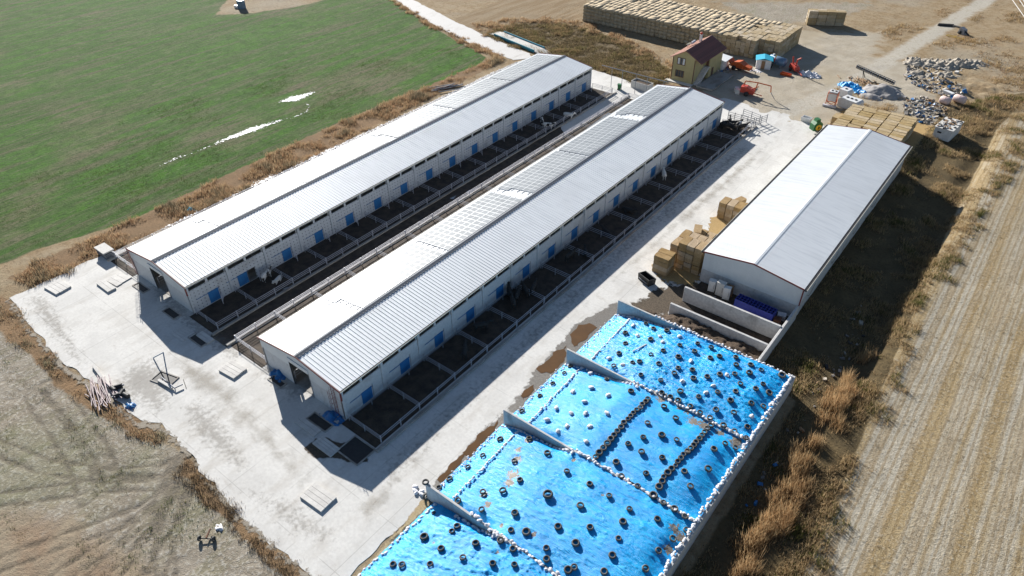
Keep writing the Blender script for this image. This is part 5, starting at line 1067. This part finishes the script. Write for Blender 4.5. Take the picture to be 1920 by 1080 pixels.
for k, (px, py, sx, sy, h, lab) in enumerate([(1592, 202, 2.1, 1.2, 1.9, 'big white box-shaped tank with three dark hatches'), (1583, 180, 1.1, 1.0, 1.5, 'smaller white tank behind the big box-shaped tank')]):
    x, y, z = gpos(px, py); r = thing('water_tank', lab, 'tank', (x, y, z), -.25); MB().prism([(-sx, 0), (sx, 0), (sx, h * .8), (sx * .8, h), (-sx * .8, h), (-sx, h * .8)], 'y', -sy, sy).build('tank', M['whiteplastic'], r)
    for j in range(3 if k == 0 else 1): MB().lathe([(0, 0), (.28, 0), (.28, .1), (0, .12)], 10, 0, ((j - 1) * .9 if k == 0 else 0, 0, h)).build('hatch', M['black'], r)
x, y, z = gpos(1511, 228); r = thing('white_trough', 'white plastic trough standing by the edge of the concrete', 'trough', (x, y, z), -.1); MB().prism([(-.4, 0), (.4, 0), (.6, .9), (.5, .9), (.32, .08), (-.32, .08), (-.5, .9), (-.6, .9)], 'x', -.9, .9).build('tub', M['whiteplastic'], r); [B(s, s + .06, -.42, .42, .02, .86).build('end_plate', M['whiteplastic'], r) for s in (-.89, .83)]
# green machine
x, y, z = gpos(1527, 248); r = thing('green_machine', 'green farm machine with a yellow flywheel at the shed corner', 'machine', (x, y, .03), .9); MB().prism([(-.9, .6), (.9, .6), (.9, 1.9), (.4, 2.3), (-.5, 2.3), (-.9, 1.8)], 'y', -.7, .7).build('body', M['green'], r); MB().lathe([(.2, -.08), (.55, -.08), (.6, 0), (.55, .08), (.2, .08), (.2, -.08)], 16, 0, (0, 0, 0), True, 'y').build('flywheel', M['yellow'], r, (0, -.82, 1.3)); MB().prism([(-.5, 2.3), (.4, 2.3), (.3, 2.8), (-.4, 2.8)], 'y', -.5, .5).build('hopper', M['green'], r)
for s in (-1, 1): wheel(r, (.5, s * .85, .45), .45)
MB().tube((.9, 0, .7), (2.4, 0, .4), .09).build('drawbar', M['black'], r)
# gravel, wood, tarps, conveyor
x, y, z = gpos(1655, 175); mound('gravel_heap', 'smooth grey gravel heap on the bare yard', 'gravel heap', x, y, 4.6, 3.4, 2.0, M['gravel'], 40, rough=.08, z0=z); x, y, z = gpos(1632, 183); mound('gravel_heap', 'small gravel heap in front of the large one', 'gravel heap', x, y, 2.2, 1.7, .9, M['gravel'], 44, rough=.1, z0=z)
crumple('tarpaulin', 'tangled bright blue tarp beside the wood heap', 'tarpaulin', (1593, 163), 2.6, 1.6, .6, M['tarp'], 51); crumple('tarpaulin', 'torn bright blue tarp nearer the gravel heap', 'tarpaulin', (1614, 175), 2.3, 1.1, .5, M['tarp'], 57)
a = np.array(gpos(1602, 142)); b = np.array(gpos(1675, 161)); d = b - a; r = thing('conveyor', 'long dark lattice conveyor lying across the bare yard', 'conveyor', (a + b).tolist()[:2][0] and tuple((a + b) / 2), math.atan2(d[1], d[0])); Lc = np.hypot(*d[:2])
for s in (-.35, .35):
    for zz0, zz1 in ((1.9, .4), (2.4, .9)): MB().tube((-Lc / 2, s, zz0), (Lc / 2, s, zz1), .07).build('chord', M['black'], r)
for k in range(17): t_ = k / 16; xx = -Lc / 2 + Lc * t_; zz = 1.9 - 1.5 * t_; MB().obox((xx, 0, zz + .25), (.12, .8, .6)).build('frame', M['galv_dark'], r)
MB().obox((0, 0, 1.32), (Lc, .6, .06), 0, 0, (0, math.atan2(1.5, Lc))).build('belt', M['black'], r); MB().tube((-Lc / 4, -.5, 0), (-Lc / 4 - .6, 0, 1.6), .08).build('leg', M['black'], r); MB().tube((-Lc / 4, .5, 0), (-Lc / 4 - .6, 0, 1.6), .08).build('leg', M['black'], r)
lg = MB().tube((-1.3, 0, 0), (1.3, 0, 0), .09, 7).mesh('log', [M['wood']]); w0 = gpos(1612, 153)
for k in range(22): tag(link('log', lg, None, (w0[0] + random.gauss(0, 1.6), w0[1] + random.gauss(0, .7), w0[2] + .1 + .09 * (k // 7)), (0, random.gauss(0, .04), random.gauss(1.9, .3)), (random.uniform(.6, 1.2), 1, 1)), f'split log in the wood heap under the conveyor, {ordn(k)} from the bottom', 'log', 'heap of split logs')
# pink tanks, hut with junk roof
for k, (px, py) in enumerate([(1770, 194), (1796, 195)]):
    x, y, z = gpos(px, py); r = thing('round_tank', ['pale pink drum lying on the left at the rubbish edge', 'larger pale pink drum lying on the right at the rubbish edge'][k], 'drum', (x, y, z), -.3); MB().lathe([(0, -1.0 - .2 * k), (.6, -.95 - .2 * k), (.75, -.8 - .2 * k), (.75, .8 + .2 * k), (.6, .95 + .2 * k), (0, 1.0 + .2 * k)], 16, 0, (0, 0, .74), True, 'x').build('barrel', M['pinkplastic'], r); MB().lathe([(.76, -.06), (.79, 0), (.76, .06)], 16, 0, (0, 0, .74), True, 'x').build('hoop', M['pinkplastic'], r)
x, y, z = -11.6, 147.2, float(ground_z(-11.6, 147.2)); r = thing('block_hut', 'small white block hut with rubble heaped on its flat roof', 'hut', (x, y, z), -.12); B(-1.5, 1.5, -2.8, 2.8, 0, 2.1).build('wall', M['whiteplastic'], r); B(-1.65, 1.65, -2.95, 2.95, 2.1, 2.25).build('roof', M['slab'], r); B(-.9, -.2, -2.86, -2.802, 1.2, 1.5).build('vent', M['black'], r)
jm = MB()
for k in range(60): jm.obox((random.uniform(-1.4, 1.4), random.uniform(-2.7, 2.6), 2.33), (random.uniform(.2, .7), random.uniform(.15, .5), random.uniform(.08, .25)), random.uniform(0, 3), random.choice((0, 0, 1, 2)))
tag(jm.build('roof_rubble', [M['slab'], M['black'], M['wood']], r), kind='stuff')
# rubbish
def rubbish(label, polypx, n, smax, seed):
    rs = random.Random(seed); m = MB(); P = GP(polypx); x0, y0 = P.min(0); x1, y1 = P.max(0); k = 0
    while k < n:
        x = rs.uniform(x0, x1); y = rs.uniform(y0, y1)
        if sdf(P, np.array([x]), np.array([y]))[0] < 0: continue
        s = abs(rs.gauss(0, .5)) * smax + .12; m.obox((x, y, float(ground_z(x, y)) + s * .18), (s, s * rs.uniform(.3, .9), s * rs.uniform(.2, .6)), rs.uniform(0, 3), rs.choice((0, 0, 0, 0, 1, 1, 2, 3, 5, 5, 5, 4) if seed != 3 else (5, 5, 5, 0, 2)), (rs.gauss(0, .4), rs.gauss(0, .4))); k += 1
    tag(m.build('rubbish', [M['rubbish'], M['black'], M['slab'], M['wood'], M['bluetarp'], M['earth']]), label, 'rubbish', None, 'stuff')
rubbish('strewn rubbish below the earth heaps', [(1700, 130), (1740, 135), (1800, 165), (1815, 185), (1780, 190), (1730, 170), (1695, 150)], 460, .6, 1); rubbish('strewn rubbish beside the pink drums', [(1690, 195), (1730, 180), (1770, 200), (1780, 215), (1740, 225), (1700, 215)], 420, .55, 2); rubbish('rubbish among the earth heaps', [(1690, 110), (1790, 112), (1830, 130), (1790, 140), (1700, 130)], 150, .7, 3); rubbish('small litter along the ditch', [(1560, 640), (1620, 560), (1640, 600), (1560, 720), (1450, 900), (1400, 980), (1390, 960), (1480, 800)], 60, .5, 4); rubbish('litter near the house wall', [(1340, 140), (1350, 128), (1372, 118), (1380, 130), (1360, 140)], 40, .8, 5); rubbish('litter behind the shed', [(1690, 205), (1720, 215), (1760, 228), (1740, 236), (1700, 225)], 50, .8, 6)
for k, (px, py, rx, ry, h) in enumerate([(1720, 118, 3.5, 2.5, 1.1), (1760, 122, 4.5, 3, 1.2), (1800, 120, 4, 2.6, 1.1), (1725, 140, 3, 2, .8), (1775, 142, 3.2, 2, .8), (1830, 118, 3, 2, .7)]):
    x, y, z = gpos(px, py); mound('earth_heap', f'grey earth heap by the rubbish tip, {ordn(k)} of six', 'earth heap', x, y, rx, ry, h, M['earth'], 60 + 7 * k, rough=.8, z0=z - .1)
x, y, z = gpos(1777, 178); tag(MB().obox((0, 0, .3), (2.2, .8, .6), -.5).obox((0, 0, .62), (2.3, .9, .06), -.5).build('white_freezer', M['whiteplastic'], None, (x, y, z)), 'white chest freezer dumped at the rubbish', 'freezer')
# dumped machine parts by the track
x, y, z = gpos(1772, 49); 
for k in range(3): tag(MB().tube((-1.8, 0, .22), (1.8, 0, .22), .2, 8).build('drain_pipe', M['black'], None, (x, y + .55 * k, z), (0, 0, .4)), f'dark drain pipe by the dirt track, {ordn(k)} of three', 'pipe', 'drain pipes by the track')
x, y, z = gpos(1800, 62); r = thing('old_implement', 'rusted dark implement dumped in the dry grass by the track', 'implement', (x, y, z), -.5); MB().tube((-2.5, 0, 1.2), (0, 0, 1.3), .25).build('boom', M['black'], r); MB().prism([(-.4, 0), (1.6, 0), (1.2, 1.2), (0, 1.6)], 'y', -.6, .6).build('body', M['galv_dark'], r); MB().tube((1.2, 0, .8), (2.8, -.4, .3), .2).build('arm', M['black'], r); wheel(r, (.4, -.8, .45), .45)
x, y, z = gpos(1790, 71); r = thing('yellow_frame', 'yellow tubular frame lying in the dry grass', 'frame', (x, y, z), -.3)
for a_, b_ in (((-2, -.5, .2), (2, -.5, .2)), ((-2, .5, .2), (2, .5, .2)), ((-2, -.5, .2), (-2, .5, .2)), ((0, -.5, .2), (0, .5, .5)), ((2, -.5, .2), (2, .5, .2))): MB().tube(a_, b_, .07).build('bar', M['yellow'], r)
x, y, z = gpos(454, 16); r = thing('pump_house', 'dark pump cabinet with a white box in the green field', 'cabinet', (x, y, z), .2); B(-.9, .9, -.7, .7, 0, 2.2).build('cabinet', M['bluesteel'], r); B(-2.4, -1.1, -.6, .5, 0, .7).build('white_box', M['whiteplastic'], r)
g0 = gpos(838, 166)
for k in range(14): tag(MB().tube((-2.6, 0, 0), (2.6, 0, 0), .1, 6).build('old_pipe', M['rust'] if k % 4 == 0 else M['galv_dark'], None, (g0[0] + random.gauss(0, .5), g0[1] + random.gauss(0, .8), g0[2] + .12 + .14 * (k // 5)), (0, random.gauss(0, .03), 1.1 + random.gauss(0, .12))), f'rusty grey pipe in the pile on the verge, {ordn(k)} from the bottom', 'pipe', 'pipe pile on the verge')
x, y, z = gpos(1241, 109) ; 
# power lines crossing the far right corner
for k, (p, q) in enumerate([((1890, -12), (1935, 52)), ((1905, -10), (1945, 50)), ((1912, -8), (1950, 42))]):
    a = np.array(G(*p, 9.5)); b = np.array(G(*q, 9.5)); d = b - a; bent('power_line', ['power line farthest to the left at the top right corner', 'middle power line at the top right corner', 'power line closest to the right frame edge'][k], 'cable', [tuple(a - d * 4 + [0, 0, 0]), tuple(a), tuple(b), tuple(b + d * 4)], .05, M['whiteplastic'], part='wire')

# ================================================================== GRASS AND WEEDS
def grass_mat(name, trans=.5):
    t = NT(name); at = t.new('ShaderNodeAttribute', attribute_name='tint').outputs['Color']; d = t.new('ShaderNodeBsdfDiffuse'); tr = t.new('ShaderNodeBsdfTranslucent'); mx = t.new('ShaderNodeMixShader'); mx.inputs[0].default_value = trans
    t.put(d.inputs[0], at); t.put(tr.inputs[0], at); t.t.links.new(d.outputs[0], mx.inputs[1]); t.t.links.new(tr.outputs[0], mx.inputs[2]); t.t.links.new(mx.outputs[0], t.n['Material Output'].inputs[0]); return t.m
M['grass'] = grass_mat('grass')
def grass(name, label, poly, dens, h0, h1, w, cols, blades=9, spread=.22, clump=.5, cs=.35, lean=.5, thr=-.1, keep=None):
    P = np.asarray(poly, float); x0, y0 = P.min(0); x1, y1 = P.max(0); n = int((x1 - x0) * (y1 - y0) * dens); x = rng.uniform(x0, x1, n); y = rng.uniform(y0, y1, n)
    s = sdf(P, x, y); nz = fbm(x * cs, y * cs, 3); k = (s + 1.2 * vnoise(x * .5, y * .5) > 0) & (nz * clump > thr + rng.uniform(-.35, .35, n) * clump)
    if keep is not None: k &= keep(x, y)
    x = x[k]; y = y[k]; nz = nz[k]; n = len(x)
    if n == 0: return
    hh_ = (h0 + (h1 - h0) * np.clip(.5 + .5 * nz + rng.normal(0, .2, n), 0, 1.3)); Bn = blades; N = n * Bn
    X = np.repeat(x, Bn) + rng.normal(0, spread, N); Y = np.repeat(y, Bn) + rng.normal(0, spread, N); Hh = np.repeat(hh_, Bn) * rng.uniform(.5, 1.15, N); a = rng.uniform(0, 6.283, N); Z = ground_z(X, Y)
    lx = np.cos(a) * lean * Hh * rng.uniform(.2, 1, N); ly = np.sin(a) * lean * Hh * rng.uniform(.2, 1, N); b = a + 1.57 + rng.normal(0, .5, N); ww = w * rng.uniform(.6, 1.4, N)
    v = np.empty((N, 3, 3), np.float32); v[:, 0] = np.c_[X - np.cos(b) * ww, Y - np.sin(b) * ww, Z - .03]; v[:, 1] = np.c_[X + np.cos(b) * ww, Y + np.sin(b) * ww, Z - .03]; v[:, 2] = np.c_[X + lx, Y + ly, Z + Hh]
    C_ = np.array(cols); ci = np.clip(((np.repeat(nz + rng.normal(0, .35, n), Bn) + rng.normal(0, .15, N) + 1) / 2 * len(C_)).astype(int), 0, len(C_) - 1); tint = np.repeat((C_[ci] * rng.uniform(.8, 1.2, (N, 1)))[:, None, :], 3, 1).reshape(-1, 3)
    o = link(name, npmesh(name, v.reshape(-1, 3), np.arange(N * 3).reshape(-1, 3), [M['grass']], False, {'tint': tint})); return tag(o, label, 'grass', None, 'stuff')
ORA = [(.20, .135, .085), (.31, .21, .125), (.38, .27, .155), (.35, .215, .125), (.43, .32, .195)]
DRY = [(.16, .12, .07), (.29, .205, .115), (.41, .30, .165), (.46, .345, .20), (.36, .25, .13)]
WEED = [(.11, .085, .05), (.17, .13, .075), (.23, .175, .10), (.14, .13, .055), (.28, .20, .11)]
grass('dry_grass', 'rust-brown dry grass verge between the green field and the far barn', P_verge, 9, .2, .9, .035, ORA + [(.18, .15, .10)], 9, .28, .7, .28, .6, -.12)
grass('dry_grass', 'dry grass band along the near left edge of the yard', P_band, 9, .12, .5, .028, ORA + [(.16, .13, .09), (.22, .20, .13)], 9, .22, .7, .45, .7, -.08)
grass('dry_grass', 'dark dry grass along the near bottom edge of the yard', P_band2, 12, .15, .45, .025, [(.10, .07, .045), (.16, .12, .08), (.24, .18, .11), (.13, .09, .05)], 9, .2, .5, .6, .7, -.2)
grass('weeds', 'dark brown weeds on the waste ground before the house', P_weeds, 5, .2, .7, .07, WEED, 10, .35, .5, .3, .7, -.35)
grass('dry_grass', 'orange dry grass around the weeds and along the straw stack', GP([(880, 45), (1000, 30), (1104, 42), (1200, 85), (1262, 118), (1262, 128), (1190, 98), (1100, 58), (1000, 45), (905, 68)]), 4, .2, .8, .06, ORA, 9, .3, .5, .35, .6, -.1)
grass('dry_grass', 'orange dry grass along the white road', np.concatenate([GP([(728, 0), (800, 45), (870, 84), (935, 112)]), GP([(955, 112), (880, 78), (808, 42), (745, 0)])]), 7, .3, .9, .05, ORA, 9, .25, .4, .4, .5, -.3)
P_reed = GP([(1640, 650), (1590, 760), (1540, 860), (1480, 980), (1420, 1085), (1375, 1085), (1410, 1000), (1450, 920), (1500, 830), (1545, 740), (1600, 660)])
grass('reeds', 'tall beige reed grass along the ditch at lower right', P_reed, 20, .7, 1.9, .032, [(.30, .19, .095), (.42, .28, .15), (.50, .36, .20), (.45, .28, .14)], 11, .25, .5, .3, .45, -.15)
grass('dry_grass', 'mixed dry weeds covering the ditch banks', P_ditch, 9, .15, .7, .035, DRY[:4] + [(.12, .12, .04)], 9, .25, .6, .3, .6, -.05)
grass('dry_grass', 'dry weeds between the ditch and the stubble field', list(GP([(1890, 200), (1830, 290), (1770, 420), (1720, 560), (1650, 720), (1560, 930), (1500, 1080), (1450, 1080), (1540, 900), (1640, 660), (1720, 480), (1790, 300), (1820, 230)])), 9, .15, .7, .035, DRY, 9, .25, .6, .3, .6, -.1)
grass('dry_grass', 'tufts of dry grass over the rough pasture at upper right', GP([(1650, 60), (1850, -10), (1960, -10), (1960, 200), (1860, 240), (1800, 260), (1760, 200), (1830, 150), (1800, 100), (1700, 100)]), 2.6, .15, .6, .06, ORA + DRY, 8, .35, 1.0, .16, .7, .08, lambda x, y: linedist(trackline, x, y) > 3)
grass('dry_grass', 'dry tufts on the bare far yard', GP([(1560, 170), (1620, 150), (1690, 175), (1720, 215), (1660, 215), (1610, 195)]), 3, .15, .6, .05, DRY, 8, .3, .8, .3, .7, .05)
P_st = [p for p in P_stub[:9]] + [(6, 30), (14, 40), (22, 60), (30, 110), (20, 160)]
grass('stubble', 'short cut stubble in rows over the right-hand field', P_st, 13, .06, .16, .018, [(.30, .22, .12), (.38, .30, .18), (.42, .36, .25), (.26, .19, .10)], 6, .10, .4, .5, .6, -.6, lambda x, y: np.sin(x * 8.4) > -.1)
grass('winter_wheat', 'young wheat shoots in the green field', list(GP([(0, 300), (300, 200), (600, 100), (860, 90), (880, 118), (700, 195), (480, 295), (300, 380), (100, 450), (0, 480)])), 5, .06, .16, .03, [(.05, .10, .02), (.075, .14, .025), (.06, .12, .02), (.10, .12, .04)], 5, .25, 1.0, .12, .8, -.05)
grass('grass_tufts', 'low green and brown tufts in the bare field at lower left', P_pale, 3, .06, .2, .025, [(.10, .12, .04), (.18, .15, .08), (.22, .18, .10), (.08, .11, .03)], 7, .2, 1.0, .25, .7, .12)
